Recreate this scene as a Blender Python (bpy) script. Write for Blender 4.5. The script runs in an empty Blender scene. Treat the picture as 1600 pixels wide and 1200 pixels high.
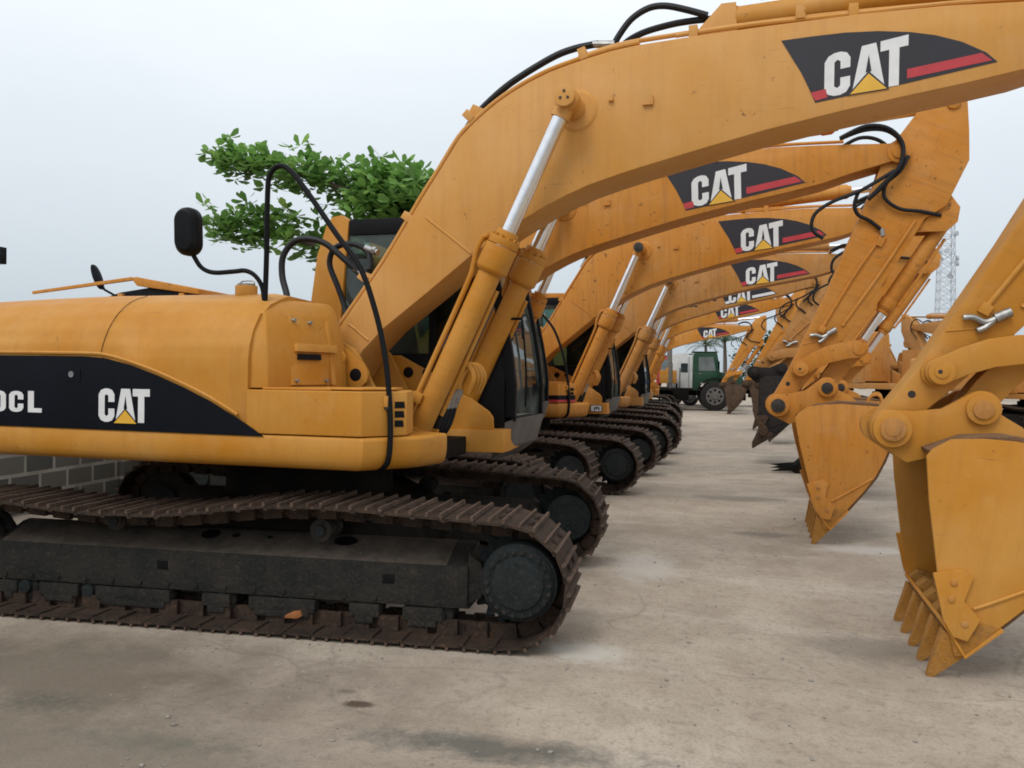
import bpy, bmesh, math, random
from mathutils import Vector, Matrix
R = math.radians
random.seed(7)
sc = bpy.context.scene
COL = sc.collection

# ------------------------------------------------------------------ mesh builder
class MB:
    def __init__(s): s.v = []; s.f = []; s.m = []
    def add(s, vs, fs, mat=0):
        o = len(s.v); s.v += [tuple(p) for p in vs]
        for f in fs: s.f.append([i + o for i in f]); s.m.append(mat)
    def hexa(s, q, mat=0):                        # 8 points: bottom 4, top 4
        s.add(q, [(3,2,1,0),(4,5,6,7),(0,1,5,4),(1,2,6,5),(2,3,7,6),(3,0,4,7)], mat)
    def box(s, x0, x1, y0, y1, z0, z1, mat=0):
        s.hexa([(x0,y0,z0),(x1,y0,z0),(x1,y1,z0),(x0,y1,z0),(x0,y0,z1),(x1,y0,z1),(x1,y1,z1),(x0,y1,z1)], mat)
    def prism(s, poly, a, b, mat=0, ax='y', capmat=None, b_poly=None):
        n = len(poly); p2 = b_poly or poly
        if ax == 'y': A = [(p[0], a, p[1]) for p in poly]; B = [(p[0], b, p[1]) for p in p2]
        elif ax == 'z': A = [(p[0], p[1], a) for p in poly]; B = [(p[0], p[1], b) for p in p2]
        else: A = [(a, p[0], p[1]) for p in poly]; B = [(b, p[0], p[1]) for p in p2]
        ar = sum(poly[i][0]*poly[(i+1)%n][1]-poly[(i+1)%n][0]*poly[i][1] for i in range(n))
        flip = (ar > 0) == (b > a)
        if ax == 'y': flip = not flip
        f1 = list(range(n)); f2 = list(range(2*n-1, n-1, -1))
        sides = [(i, n+i, n+(i+1)%n, (i+1)%n) for i in range(n)]
        if flip:
            f1 = f1[::-1]; f2 = f2[::-1]; sides = [q[::-1] for q in sides]
        s.add(A+B, [f1, f2]+sides, mat)
    def cyl(s, p0, p1, r0, r1=None, n=20, mat=0, caps=True):
        r1 = r0 if r1 is None else r1
        p0 = Vector(p0); p1 = Vector(p1); d = (p1-p0).normalized()
        u = d.orthogonal().normalized(); w = d.cross(u)
        A = []; B = []
        for i in range(n):
            t = 2*math.pi*i/n; c = u*math.cos(t)+w*math.sin(t)
            A.append(p0+c*r0); B.append(p1+c*r1)
        fs = [(i, (i+1)%n, n+(i+1)%n, n+i) for i in range(n)]
        if caps: fs += [list(range(n))[::-1], list(range(n, 2*n))]
        s.add(A+B, fs, mat)
    def tube(s, path, r, n=8, mat=0, smooth=4, rr=None):
        P = [Vector(p) for p in path]
        if smooth and len(P) > 2:
            Q = []
            for i in range(len(P)-1):
                a = P[max(i-1,0)]; b = P[i]; c = P[i+1]; d = P[min(i+2,len(P)-1)]
                for k in range(smooth):
                    t = k/smooth
                    Q.append(0.5*((2*b)+(c-a)*t+(2*a-5*b+4*c-d)*t*t+(3*b-a-3*c+d)*t**3))
            Q.append(P[-1]); P = Q
        m = len(P); T = [(P[min(i+1,m-1)]-P[max(i-1,0)]).normalized() for i in range(m)]
        u = T[0].orthogonal().normalized(); vs = []
        for i in range(m):
            u = (u - T[i]*u.dot(T[i])).normalized(); w = T[i].cross(u)
            q = r if rr is None else r+(rr-r)*i/(m-1)
            for k in range(n):
                t = 2*math.pi*k/n; vs.append(P[i]+(u*math.cos(t)+w*math.sin(t))*q)
        fs = []
        for i in range(m-1):
            for k in range(n):
                fs.append((i*n+k, i*n+(k+1)%n, (i+1)*n+(k+1)%n, (i+1)*n+k))
        fs += [list(range(n))[::-1], list(range((m-1)*n, m*n))]
        s.add(vs, fs, mat)
    def sheet(s, path, y0, y1, th, mat=0):        # thick strip following an (x,z) path, thickness to the left of travel
        n = len(path); nor = []
        for i in range(n):
            a = Vector(path[max(i-1,0)]); b = Vector(path[min(i+1,n-1)]); d = (b-a).normalized(); nor.append((-d.y, d.x))
        o = [(p[0]+k[0]*th, p[1]+k[1]*th) for p, k in zip(path, nor)]
        s.prism(list(path)+o[::-1], y0, y1, mat)
    def mesh(s, name, mats, bevel=0.0, ang=32, seg=2):
        me = bpy.data.meshes.new(name); bm = bmesh.new()
        vs = [bm.verts.new(p) for p in s.v]
        for f, m in zip(s.f, s.m):
            try:
                q = bm.faces.new([vs[i] for i in f]); q.material_index = m; q.smooth = True
            except ValueError: pass
        bm.normal_update()
        if bevel:
            ed = [e for e in bm.edges if len(e.link_faces) == 2 and e.calc_face_angle(0) > R(28)]
            bmesh.ops.bevel(bm, geom=ed, offset=bevel, segments=seg, affect='EDGES', clamp_overlap=True, profile=0.6, material=-1)
        bm.to_mesh(me); bm.free()
        for m in mats: me.materials.append(m)
        me.set_sharp_from_angle(angle=R(ang))
        return me

def bits(items):     # [(name, materials, bevel, builder)] -> [(name, mesh)], one mesh per piece
    out = []
    for nm, mats, bv, fn in items:
        mb = MB(); fn(mb); out.append((nm, mb.mesh(nm, mats, bv)))
    return out
def link(name, me, parent=None, M=None):
    o = bpy.data.objects.new(name, me); COL.objects.link(o)
    if parent is not None: o.parent = parent
    if M is not None: o.matrix_local = M
    return o
def tag(o, label=None, cat=None, group=None, kind=None):
    if label: o['label'] = label
    if cat: o['category'] = cat
    if group: o['group'] = group
    if kind: o['kind'] = kind
    return o
def T(x, y, z): return Matrix.Translation((x, y, z))
def RY(deg): return Matrix.Rotation(-R(deg), 4, 'Y')      # counter-clockwise in the x-z plane
def RZ(deg): return Matrix.Rotation(R(deg), 4, 'Z')

# ------------------------------------------------------------------ materials
def new_mat(name):
    m = bpy.data.materials.new(name); m.use_nodes = True
    nt = m.node_tree; b = nt.nodes['Principled BSDF']
    return m, nt, b
def N(nt, t, **kw):
    n = nt.nodes.new(t)
    for k, v in kw.items():
        if k in n.inputs: n.inputs[k].default_value = v
        else: setattr(n, k, v)
    return n
def noise(nt, vec, scale, detail=4, rough=.55, dim=None):
    n = N(nt, 'ShaderNodeTexNoise'); n.inputs['Scale'].default_value = scale
    n.inputs['Detail'].default_value = detail; n.inputs['Roughness'].default_value = rough
    nt.links.new(vec, n.inputs['Vector']); return n.outputs['Fac']
def ramp(nt, fac, a, b):
    r = N(nt, 'ShaderNodeMapRange'); r.inputs[1].default_value = a; r.inputs[2].default_value = b
    nt.links.new(fac, r.inputs[0]); return r.outputs[0]
def mix(nt, fac, c1, c2, mode='MIX'):
    m = N(nt, 'ShaderNodeMix'); m.data_type = 'RGBA'; m.blend_type = mode
    for s, c in ((6, c1), (7, c2)):
        if hasattr(c, 'links'): nt.links.new(c, m.inputs[s])
        else: m.inputs[s].default_value = (*c, 1)
    if hasattr(fac, 'links'): nt.links.new(fac, m.inputs[0])
    else: m.inputs[0].default_value = fac
    return m.outputs[2]
def mth(nt, op, a, b):
    m = N(nt, 'ShaderNodeMath'); m.operation = op
    for i, c in enumerate((a, b)):
        if hasattr(c, 'links'): nt.links.new(c, m.inputs[i])
        else: m.inputs[i].default_value = c
    return m.outputs[0]
def coords(nt, rnd=True):
    tc = N(nt, 'ShaderNodeTexCoord'); v = tc.outputs['Object']
    if rnd:
        oi = N(nt, 'ShaderNodeObjectInfo'); a = N(nt, 'ShaderNodeVectorMath'); a.operation = 'ADD'
        m = mth(nt, 'MULTIPLY', oi.outputs['Random'], 37.0)
        nt.links.new(v, a.inputs[0]); nt.links.new(m, a.inputs[1]); v = a.outputs[0]
    return v
def scaled(nt, v, s):
    a = N(nt, 'ShaderNodeVectorMath'); a.operation = 'MULTIPLY'; nt.links.new(v, a.inputs[0]); a.inputs[1].default_value = s
    return a.outputs[0]
def bump(nt, b, h, strength, dist=.01):
    n = N(nt, 'ShaderNodeBump'); n.inputs['Strength'].default_value = strength; n.inputs['Distance'].default_value = dist
    nt.links.new(h, n.inputs['Height']); nt.links.new(n.outputs[0], b.inputs['Normal'])

def paint(name, base, faded, dirt, worn, rough=.42):
    m, nt, b = new_mat(name); v = coords(nt)
    big = ramp(nt, noise(nt, v, 1.1, 5, .6), .34, .66)
    c = mix(nt, mth(nt, 'MULTIPLY', big, .85), base, faded)
    blot = ramp(nt, noise(nt, v, 3.7, 6, .7), .52, .70)
    c = mix(nt, mth(nt, 'MULTIPLY', blot, .16+.16*worn), c, tuple(.5*(p+q) for p, q in zip(faded, (.55, .40, .24))))
    streak = ramp(nt, noise(nt, scaled(nt, v, (9, 9, .7)), 2.0, 6, .65), .50-.03*worn, .76)
    c = mix(nt, mth(nt, 'MULTIPLY', streak, .18+.3*worn), c, dirt)
    area = ramp(nt, noise(nt, v, 1.7, 4, .6), .46-.05*worn, .62)
    spot = mth(nt, 'MULTIPLY', ramp(nt, noise(nt, v, 12, 6, .72), .66-.06*worn, .69-.05*worn), area)
    c = mix(nt, mth(nt, 'MULTIPLY', spot, .55+.35*worn), c, (.05, .028, .016))
    scr = ramp(nt, noise(nt, scaled(nt, v, (1.2, 1.2, 26)), 3.0, 3, .5), .70, .73)
    c = mix(nt, mth(nt, 'MULTIPLY', mth(nt, 'MULTIPLY', scr, area), .25+.25*worn), c, (.10, .055, .03))
    fine = ramp(nt, noise(nt, v, 70, 3), .3, .75)
    c = mix(nt, mth(nt, 'MULTIPLY', fine, .12), c, dirt)
    nt.links.new(c, b.inputs['Base Color'])
    rr = N(nt, 'ShaderNodeMapRange'); rr.inputs[3].default_value = rough-.12; rr.inputs[4].default_value = rough+.22
    nt.links.new(noise(nt, v, 4, 5), rr.inputs[0]); nt.links.new(rr.outputs[0], b.inputs['Roughness'])
    bump(nt, b, noise(nt, v, 2.6, 6), .22+.1*worn, .02)
    b.inputs['Specular IOR Level'].default_value = .28
    return m
YEL  = paint('yellow_paint', (.475, .188, .011), (.56, .282, .062), (.30, .13, .024), .32, .5)
YELB = paint('pale_yellow_paint', (.565, .258, .044), (.63, .335, .110), (.36, .18, .055), .35, .5)  # paler, less saturated yellow for the nearest boom
YELW = paint('worn_yellow_paint', (.54, .202, .017), (.59, .272, .062), (.24, .10, .03), .8, .54)
YELD = paint('dusty_yellow_paint', (.46, .19, .030), (.47, .24, .085), (.19, .10, .045), 1.0, .62)

def simple(name, col, rough=.5, metal=0, var=.25, sc_=6, bmp=.1, spec=.5, dirt=None):
    m, nt, b = new_mat(name); v = coords(nt)
    d = dirt or tuple(k*(1-var) for k in col)
    c = mix(nt, ramp(nt, noise(nt, v, sc_, 5, .6), .35, .7), col, d)
    nt.links.new(c, b.inputs['Base Color']); b.inputs['Roughness'].default_value = rough; b.inputs['Metallic'].default_value = metal
    b.inputs['Specular IOR Level'].default_value = spec
    if bmp: bump(nt, b, noise(nt, v, sc_*3, 4), bmp, .01)
    return m
BLACK = simple('black_plastic', (.006, .0065, .0075), .5, 0, .3, 8, .05, .13)
RUBBER = simple('black_rubber_hose', (.008, .009, .012), .5, 0, .4, 15, .05, .3)
NAVY = simple('black_panel_paint', (.0045, .006, .010), .38, 0, .35, 3, .04, .16)
DECALBLK = simple('decal_black', (.014, .012, .019), .5, 0, .3, 4, .02)
WHITE = simple('decal_white', (.72, .72, .72), .5, 0, .12, 8, 0)
RED = simple('decal_red', (.50, .035, .045), .45, 0, .2, 6, 0)
DYEL = simple('decal_yellow', (.75, .42, .04), .45, 0, .12, 6, 0)
CHROME = simple('chrome_rod', (.78, .78, .80), .16, 1, .12, 20, 0)
STEEL = simple('zinc_fitting', (.42, .42, .41), .5, 1, .4, 20, .15)
PINMET = simple('worn_pin_steel', (.06, .055, .05), .55, .6, .4, 20, .1)
DARK = simple('dark_grease_paint', (.006, .0065, .0065), .75, 0, .5, 5, .3, .08, dirt=(.016, .013, .010))
def track_mat(name, base, mud, worn):
    m, nt, b = new_mat(name); v = coords(nt, False)
    c = mix(nt, ramp(nt, noise(nt, v, 5, 6, .65), .38, .66), base, mud)
    c = mix(nt, mth(nt, 'MULTIPLY', ramp(nt, noise(nt, v, 40, 4, .7), .52, .72), .7), c, worn)
    nt.links.new(c, b.inputs['Base Color']); b.inputs['Roughness'].default_value = .72; b.inputs['Specular IOR Level'].default_value = .35
    dr = mth(nt, 'MULTIPLY', ramp(nt, noise(nt, scaled(nt, v, (14, 14, 1.1)), 1.6, 5, .6), .54, .68), ramp(nt, noise(nt, v, 1.3, 3), .42, .6))
    c = mix(nt, mth(nt, 'MULTIPLY', dr, .65), c, mud)
    lump = ramp(nt, noise(nt, v, 9, 5, .7), .62, .70)
    c = mix(nt, mth(nt, 'MULTIPLY', lump, .6), c, tuple(1.3*q for q in worn))
    nt.links.new(c, b.inputs['Base Color'])
    bump(nt, b, noise(nt, v, 22, 7, .75), .8, .03)
    return m
SHOE = track_mat('rusty_track_shoe', (.022, .0145, .010), (.058, .034, .022), (.11, .054, .028))
GROUSE = track_mat('worn_grouser_edge', (.075, .046, .031), (.125, .080, .055), (.19, .14, .105))
FRAME = track_mat('muddy_track_frame', (.0095, .0108, .0102), (.030, .0255, .020), (.062, .045, .032))
MUDTOP = track_mat('dried_mud_on_steel', (.06, .048, .038), (.13, .104, .080), (.022, .017, .013))
HUB = track_mat('dark_teal_hub', (.007, .011, .0115), (.015, .020, .020), (.04, .043, .041))
BUCKIN = track_mat('earth_stained_steel', (.16, .09, .045), (.24, .13, .06), (.10, .062, .04))
RUSTB = track_mat('rusty_brown_bucket', (.045, .026, .016), (.09, .05, .028), (.15, .08, .04))
BLKB = track_mat('black_stained_bucket', (.010, .010, .011), (.022, .018, .015), (.05, .03, .018))
TOOTH = track_mat('worn_tooth_steel', (.43, .19, .03), (.46, .23, .06), (.17, .10, .06))
GREYP = simple('dusty_grey_panel', (.115, .105, .095), .65, 0, .4, 4, .1)
def glass_mat(name, tint, dirt_and_sheen):
    m = bpy.data.materials.new(name); m.use_nodes = True; nt = m.node_tree; nt.nodes.clear()
    out = N(nt, 'ShaderNodeOutputMaterial'); tr = N(nt, 'ShaderNodeBsdfTransparent'); gl = N(nt, 'ShaderNodeBsdfGlossy'); df = N(nt, 'ShaderNodeBsdfDiffuse')
    tr.inputs[0].default_value = (*tint, 1); gl.inputs[0].default_value = (.9, .95, .95, 1); gl.inputs['Roughness'].default_value = .03
    df.inputs[0].default_value = (.22, .25, .23, 1)
    fr = N(nt, 'ShaderNodeFresnel'); fr.inputs[0].default_value = 1.5
    m1 = N(nt, 'ShaderNodeMixShader'); m2 = N(nt, 'ShaderNodeMixShader'); v = coords(nt)
    nt.links.new(mth(nt, 'MULTIPLY', ramp(nt, noise(nt, v, 3, 5), .3, .8), dirt_and_sheen), m1.inputs[0])
    nt.links.new(tr.outputs[0], m1.inputs[1]); nt.links.new(df.outputs[0], m1.inputs[2])
    nt.links.new(fr.outputs[0], m2.inputs[0]); nt.links.new(m1.outputs[0], m2.inputs[1]); nt.links.new(gl.outputs[0], m2.inputs[2])
    nt.links.new(m2.outputs[0], out.inputs[0]); return m
GLASS = glass_mat('tinted_window_glass', (.55, .70, .66), .3)
GLASSW = glass_mat('dusty_sheen_windscreen', (.62, .72, .68), .75)  # thin dirt, with windscreen reflections put into the same grey diffuse layer
GLASSD = glass_mat('dark_window_glass', (.10, .13, .12), .10)

# ------------------------------------------------------------------ lettering
LC = [(.42,.60),(.42,.82),(.36,.95),(.26,1),(.16,1),(.06,.95),(0,.82),(0,.18),(.06,.05),(.16,0),(.26,0),(.36,.05),(.42,.18),(.42,.40),(.26,.40),(.26,.22),(.21,.17),(.16,.22),(.16,.78),(.21,.83),(.26,.78),(.26,.60)]
LA = [(.45,0),(.60,1),(.83,1),(.98,0),(.82,0),(.795,.2),(.64,.2),(.61,0)]
LAH = [(.668,.40),(.715,.78),(.762,.40)]
LT = [(.90,.78),(.90,1),(1.34,1),(1.34,.78),(1.20,.78),(1.20,0),(1.04,0),(1.04,.78)]
LL = [(0,0),(0,1),(.17,1),(.17,.2),(.40,.2),(.40,0)]
LTRI = [(.42,-.03),(.715,.36),(1.01,-.03)]
LTRB = [(.375,-.05),(.715,.42),(1.055,-.05)]
def flat(mb, poly, fn, lay, mat, y):
    q = [fn(*p) for p in poly]
    mb.prism([(a, b) for a, b in q], y-.0012*lay, y-.0012*(lay-1)+.0002, mat)
def logo(mb, fn, y, l0=2):     # mats: 0 black 1 red 2 white 3 yellow
    flat(mb, LC, fn, l0, 2, y); flat(mb, LT, fn, l0, 2, y); flat(mb, LA, fn, l0+1, 2, y)
    flat(mb, LAH, fn, l0+2, 0, y); flat(mb, LTRB, fn, l0+3, 0, y); flat(mb, LTRI, fn, l0+4, 3, y)

# ------------------------------------------------------------------ excavator meshes
ME = {}
def me(key, fn):
    if key not in ME: ME[key] = fn()
    return ME[key]
FOOT = (.32, 1.74); TIP = (5.52, 2.17)          # boom foot pin; boom tip relative to it
BPIN = (2.185-.32, 3.60-1.74)
CMOUNT = (1.045, 1.15)
ARML = 2.96
def rel(pts, o=FOOT): return [(p[0]-o[0], p[1]-o[1]) for p in pts]
def arc(cx, cz, r, a0, a1, n):
    return [(cx+r*math.cos(R(a0+(a1-a0)*i/n)), cz+r*math.sin(R(a0+(a1-a0)*i/n))) for i in range(n+1)]

# track chain: outer outline of the grouser tips
def track_outline():
    RO = .41
    p = [(-2.05, 0), (1.92, 0)] + arc(1.92, .41, RO, -90, 90, 16)[1:]
    p += [(1.55,.835),(1.15,.855),(.75,.872),(.35,.862),(0,.82),(-.4,.775),(-.85,.76),(-1.2,.785),(-1.5,.81)]
    p += [(-1.8,.825)]+arc(-2.05, .41, RO, 90, 270, 16)[:-1]
    return [Vector((a, 0, b)) for a, b in p]
def chain_mesh(s):
    pts = track_outline(); n = len(pts); cum = [0]
    for i in range(n): cum.append(cum[-1]+(pts[(i+1)%n]-pts[i]).length)
    L = cum[-1]; cnt = 54; pit = L/cnt
    def at(t):
        t %= L
        for i in range(n):
            if t <= cum[i+1]:
                k = (t-cum[i])/(cum[i+1]-cum[i]); return pts[i].lerp(pts[(i+1)%n], k)
        return pts[0]
    mb = MB(); rnd = random.Random(3); yc = -1.19*s; hw = .30
    for i in range(cnt):
        a = at(i*pit); b = at((i+1)*pit); d = (b-a); ln = d.length; d.normalize()
        nrm = Vector((d.z, 0, -d.x)); jig = rnd.uniform(-.004, .004)
        def bx(t0, t1, w0, w1, n0, n1, mat, tt=0):
            q = []
            for nn, tp in ((n0, 0), (n1, tt)):
                for t, w in ((t0+tp, w0), (t1-tp, w0), (t1-tp, w1), (t0+tp, w1)):
                    q.append(a+d*t+nrm*(nn+jig)+Vector((0, yc+w, 0)))
            if s < 0 or True: mb.hexa(q, mat)
        bx(.002, ln*.97, -hw, hw, -.042, -.026, 0)
        bx(.004, .027, -hw, hw, -.028, .0, 1, .004)
        bx(ln*.48, ln*.48+.019, -hw, hw, -.028, -.003, 1, .003)
        bx(ln*.90, ln*1.06, -hw, hw, -.052, -.036, 0)
        for w in (-.13, -.085, .085, .13):
            bx(ln*.22, ln*.38, w-.016, w+.016, -.027, -.010, 0, .004)
        for w in (-.095, .095):
            bx(-.012, ln*.62, w-.018, w+.018, -.135, -.043, 0)
            bx(ln*.42, ln*1.06, w*.66-.013, w*.66+.013, -.13, -.043, 0)
        c = a+nrm*-.085
        mb.cyl(c+Vector((0, yc-.10, 0)), c+Vector((0, yc+.10, 0)), .026, n=8, mat=0)
    return mb.mesh('track', [SHOE, GROUSE], 0, 30)
def frame_mesh(s):
    mb = MB()
    prof = [(-1.30,.215),(-1.30,.46),(-1.295,.475),(-1.05,.575),(-.98,.585),(-.93,.50),(-.93,.20),(-1.24,.20)]
    prof = [(y*s, z) for y, z in prof]
    mb.prism(prof, -1.78, 1.64, 0, 'x')
    y0, y1 = sorted((-1.28*s, -1.0*s))
    mb.prism([(1.64,.24),(1.64,.56),(1.72,.50),(1.76,.36),(1.72,.28)], y0, y1, 0)
    # dried mud on the sloping top
    top = [(-1.292,.479),(-1.05,.579),(-1.0,.586),(-1.0,.582),(-1.05,.574),(-1.29,.474)]
    mb.prism([(y*s, z+.002) for y, z in top], -1.74, 1.5, 1, 'x')
    for x in (-.48, 1.12):
        a, b = sorted((-1.304*s, -1.29*s)); mb.box(x-.04, x+.04, a, b, .345, .405, 2)
    for x, rx in ((.75, .085), (-.24, .07), (-.05, .03), (.2, .02)):
        c = Vector((x, -1.10*s, .556)); nn = Vector((0, -.38*s, .92)).normalized(); e = Vector((0, .92*s, .38))
        vs = [c+nn*.006+Vector((1,0,0))*rx*math.cos(t)+e*.055*math.sin(t)*min(1, rx/.06) for t in [k*math.pi/8 for k in range(16)]]
        if s > 0: vs = vs[::-1]
        mb.add(vs, [list(range(16))], 2)
    for x0, x1 in ((-1.74,-1.60),(-1.42,-1.12),(-.98,-.42),(-.18,.02),(.16,.62),(.86,1.06),(1.22,1.48)):      # roller guards
        a, b = sorted((-1.315*s, -1.22*s)); mb.box(x0, x1, a, b, .125, .205, 0); mb.box(x0+.04, x1-.04, a, b, .085, .127, 0)
    for x in [ -1.7+.21*k for k in range(16)]:
        a, b = sorted((-1.312*s, -1.29*s)); mb.box(x-.014, x+.014, a, b, .235, .26, 0)
    return mb.mesh('track_frame', [FRAME, MUDTOP, BLACK], .006)
def drive_mesh(s):
    mb = MB(); x, z = 1.99, .43
    y = lambda v: v*s
    mb.cyl((x, y(-1.30), z), (x, y(-1.425), z), .245, .235, 48, 0)
    mb.cyl((x, y(-1.42), z), (x, y(-1.455), z), .228, .205, 48, 0)
    mb.cyl((x, y(-1.45), z), (x, y(-1.468), z), .165, .155, 40, 0)
    for k in range(22):
        t = 2*math.pi*k/22; c = (x+.192*math.cos(t), z+.192*math.sin(t))
        mb.cyl((c[0], y(-1.44), c[1]), (c[0], y(-1.47), c[1]), .015, n=6, mat=1)
    mb.cyl((x, y(-1.0), z), (x, y(-1.31), z), .20, n=24, mat=0)
    poly = []
    for k in range(42):
        t = 2*math.pi*k/42; r = .325 if k % 2 else .275
        poly += [(1.95+r*math.cos(t-.03), .41+r*math.sin(t-.03)), (1.95+r*math.cos(t+.03), .41+r*math.sin(t+.03))]
    a, b = sorted((y(-1.165), y(-1.215))); mb.prism(poly, a, b, 0)
    return mb.mesh('drive_sprocket', [HUB, FRAME], .003)
def wheel_mesh(name, x, z, r, w, s, mat):
    mb = MB()
    mb.cyl((x, -1.19*s-w, z), (x, -1.19*s-w*.35, z), r, n=20, mat=0); mb.cyl((x, -1.19*s+w*.35, z), (x, -1.19*s+w, z), r, n=20, mat=0)
    mb.cyl((x, -1.19*s-w*.4, z), (x, -1.19*s+w*.4, z), r*.8, n=20, mat=0)
    mb.cyl((x, -1.19*s-w-.03, z), (x, -1.19*s+w+.03, z), r*.5, n=14, mat=1)
    return mb.mesh(name, [mat, HUB], .004)
def carbody_mesh():
    mb = MB()
    mb.prism([(-.95,.30),(-.75,.62),(-.45,.76),(.45,.76),(.75,.62),(.95,.30),(.7,.24),(-.7,.24)], -.98, .98, 0)
    mb.cyl((0,0,.74), (0,0,.99), .66, n=40, mat=1); mb.cyl((0,0,.98), (0,0,1.075), .58, n=40, mat=1)
    return mb.mesh('carbody', [DARK, DARK], .02)

def hood_mesh():
    # lofted engine hood, wide at the rear, only the right half beside the boom
    def prof(yin):
        q = [(-1.36,1.285),(-1.362,1.5),(-1.36,1.76),(-1.345,1.86),(-1.30,1.97),(-1.22,2.08),(-1.10,2.17),(-.95,2.225),(-.80,2.25)]
        k = [(-.80+(yin+.80)*t, 2.25-.012*t) for t in (.3,.65,1)]
        return fine(q)+k+[(yin,1.285)]
    xs = [-2.35+i*.035 for i in range(75)]+[.27]
    def fine(q):
        o = []
        for a, b in zip(q[:-1], q[1:]): o += [(a[0]+(b[0]-a[0])*t/4, a[1]+(b[1]-a[1])*t/4) for t in range(4)]
        return o+[q[-1]]
    mb = MB(); vs = []
    for i, x in enumerate(xs):
        yin = .30 if x < -.62 else -.42
        droop = -.028*max(0, (-1.2-x))**1.3
        for (y, z) in prof(yin):
            dx = .0
            d = math.exp(-((x+.52)/.14)**2-((z-1.98)/.17)**2)*.045 if y < -1.0 else 0
            d += math.exp(-((x+.66+.35*(z-1.98))/.045)**2-((z-1.94)/.16)**2)*.022 if y < -1.0 else 0
            f = max(0, x-.15)/.12*.035
            zz = z+(droop if z > 1.9 else 0)
            vs.append((x, y+d+f*(1 if y < -.9 else 0), zz-(f*.6 if z > 2.1 else 0)))
    n = len(prof(.3)); fs = []
    for i in range(len(xs)-1):
        for k in range(n-1):
            fs.append((i*n+k, (i+1)*n+k, (i+1)*n+k+1, i*n+k+1))
    fs += [list(range(n)), list(range((len(xs)-1)*n, len(xs)*n))[::-1]]
    mb.add(vs, fs, 0)
    o = mb.mesh('engine_hood', [YEL], 0, 50)
    return o
def seam_mesh():
    mb = MB()
    q = [(-1.3645,1.79),(-1.349,1.86),(-1.304,1.97),(-1.224,2.08),(-1.104,2.174),(-.95,2.229),(-.80,2.254),(-.1,2.24)]
    for (x, lean) in ((-.86, .0),):
        mb.tube([(x+.06*(z-1.8), y, z) for y, z in q], .0022, 5, 0, 2)
    return mb.mesh('panel_seam', [DARK], 0)
def lip_mesh():
    mb = MB()
    top = [(-2.3,1.795),(-1.3,1.792),(-1.0,1.79),(-.83,1.782),(-.62,1.735),(-.40,1.668),(-.18,1.585),(0.02,1.50),(.22,1.395)]
    mb.tube([(x, -1.362, z+.012) for x, z in top], .011, 6, 0, 3)
    return mb.mesh('door_lip', [YEL], 0)
def panel_mesh():
    mb = MB()
    top = [(-2.3,1.782),(-1.3,1.782),(-1.0,1.78),(-.83,1.77),(-.62,1.725),(-.40,1.657),(-.18,1.575),(0.02,1.49),(.22,1.385),(.33,1.325),(.415,1.272)]
    mb.prism(top+[(-2.3,1.288)], -1.3725, -1.3615, 0)
    y = -1.3725
    logo(mb, lambda s, t: (-.865+s*.415/1.34, 1.333+t*.228), y, 1)
    flat(mb, LC, lambda s, t: (-1.635+s*.30, 1.382+t*.148), 1, 2, y)
    flat(mb, LL, lambda s, t: (-1.468+s*.30, 1.382+t*.150), 1, 2, y)
    O_ = [(.42,.18),(.42,.82),(.36,.95),(.26,1),(.16,1),(.06,.95),(0,.82),(0,.18),(.06,.05),(.16,0),(.26,0),(.36,.05)]
    flat(mb, O_, lambda s, t: (-1.79+s*.30, 1.382+t*.148), 1, 2, y)
    flat(mb, [(.26,.22),(.26,.78),(.21,.83),(.16,.78),(.16,.22),(.21,.17)], lambda s, t: (-1.79+s*.30, 1.382+t*.148), 2, 0, y)
    # recessed latch
    mb.prism([(-1.16,1.60),(-1.02,1.60),(-1.02,1.69),(-1.16,1.69)], y-.004, y+.001, 0)
    mb.cyl((-1.09,y-.003,1.655), (-1.09,y-.012,1.655), .022, n=12, mat=4)
    return mb.mesh('side_door_panel', [NAVY, RED, WHITE, DYEL, STEEL], 0)
def cowl_mesh():
    mb = MB()
    rings = [(1.582, [(.18,-1.30),(.30,-1.305),(.385,-1.265),(.53,-.60),(.53,-.42),(.18,-.42)]),
             (1.80, [(.18,-1.29),(.29,-1.295),(.37,-1.25),(.515,-.60),(.515,-.42),(.18,-.42)]),
             (1.95, [(.16,-1.25),(.26,-1.255),(.335,-1.215),(.49,-.58),(.49,-.42),(.16,-.42)]),
             (2.08, [(.13,-1.175),(.22,-1.18),(.285,-1.145),(.45,-.57),(.45,-.42),(.13,-.42)]),
             (2.17, [(.10,-1.08),(.175,-1.085),(.235,-1.05),(.41,-.56),(.41,-.42),(.10,-.42)]),
             (2.20, [(.08,-1.02),(.15,-1.025),(.20,-.99),(.375,-.55),(.375,-.42),(.08,-.42)])]
    n = 6; vs = []; fs = []
    for z, r in rings: vs += [(x, y, z) for x, y in r]
    for i in range(len(rings)-1):
        for k in range(n): fs.append((i*n+k, i*n+(k+1)%n, (i+1)*n+(k+1)%n, (i+1)*n+k))
    fs += [list(range(n))[::-1], list(range((len(rings)-1)*n, len(rings)*n))]
    mb.add(vs, fs, 0)
    return mb.mesh('front_cowl', [YEL], .010, 40)
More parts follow.
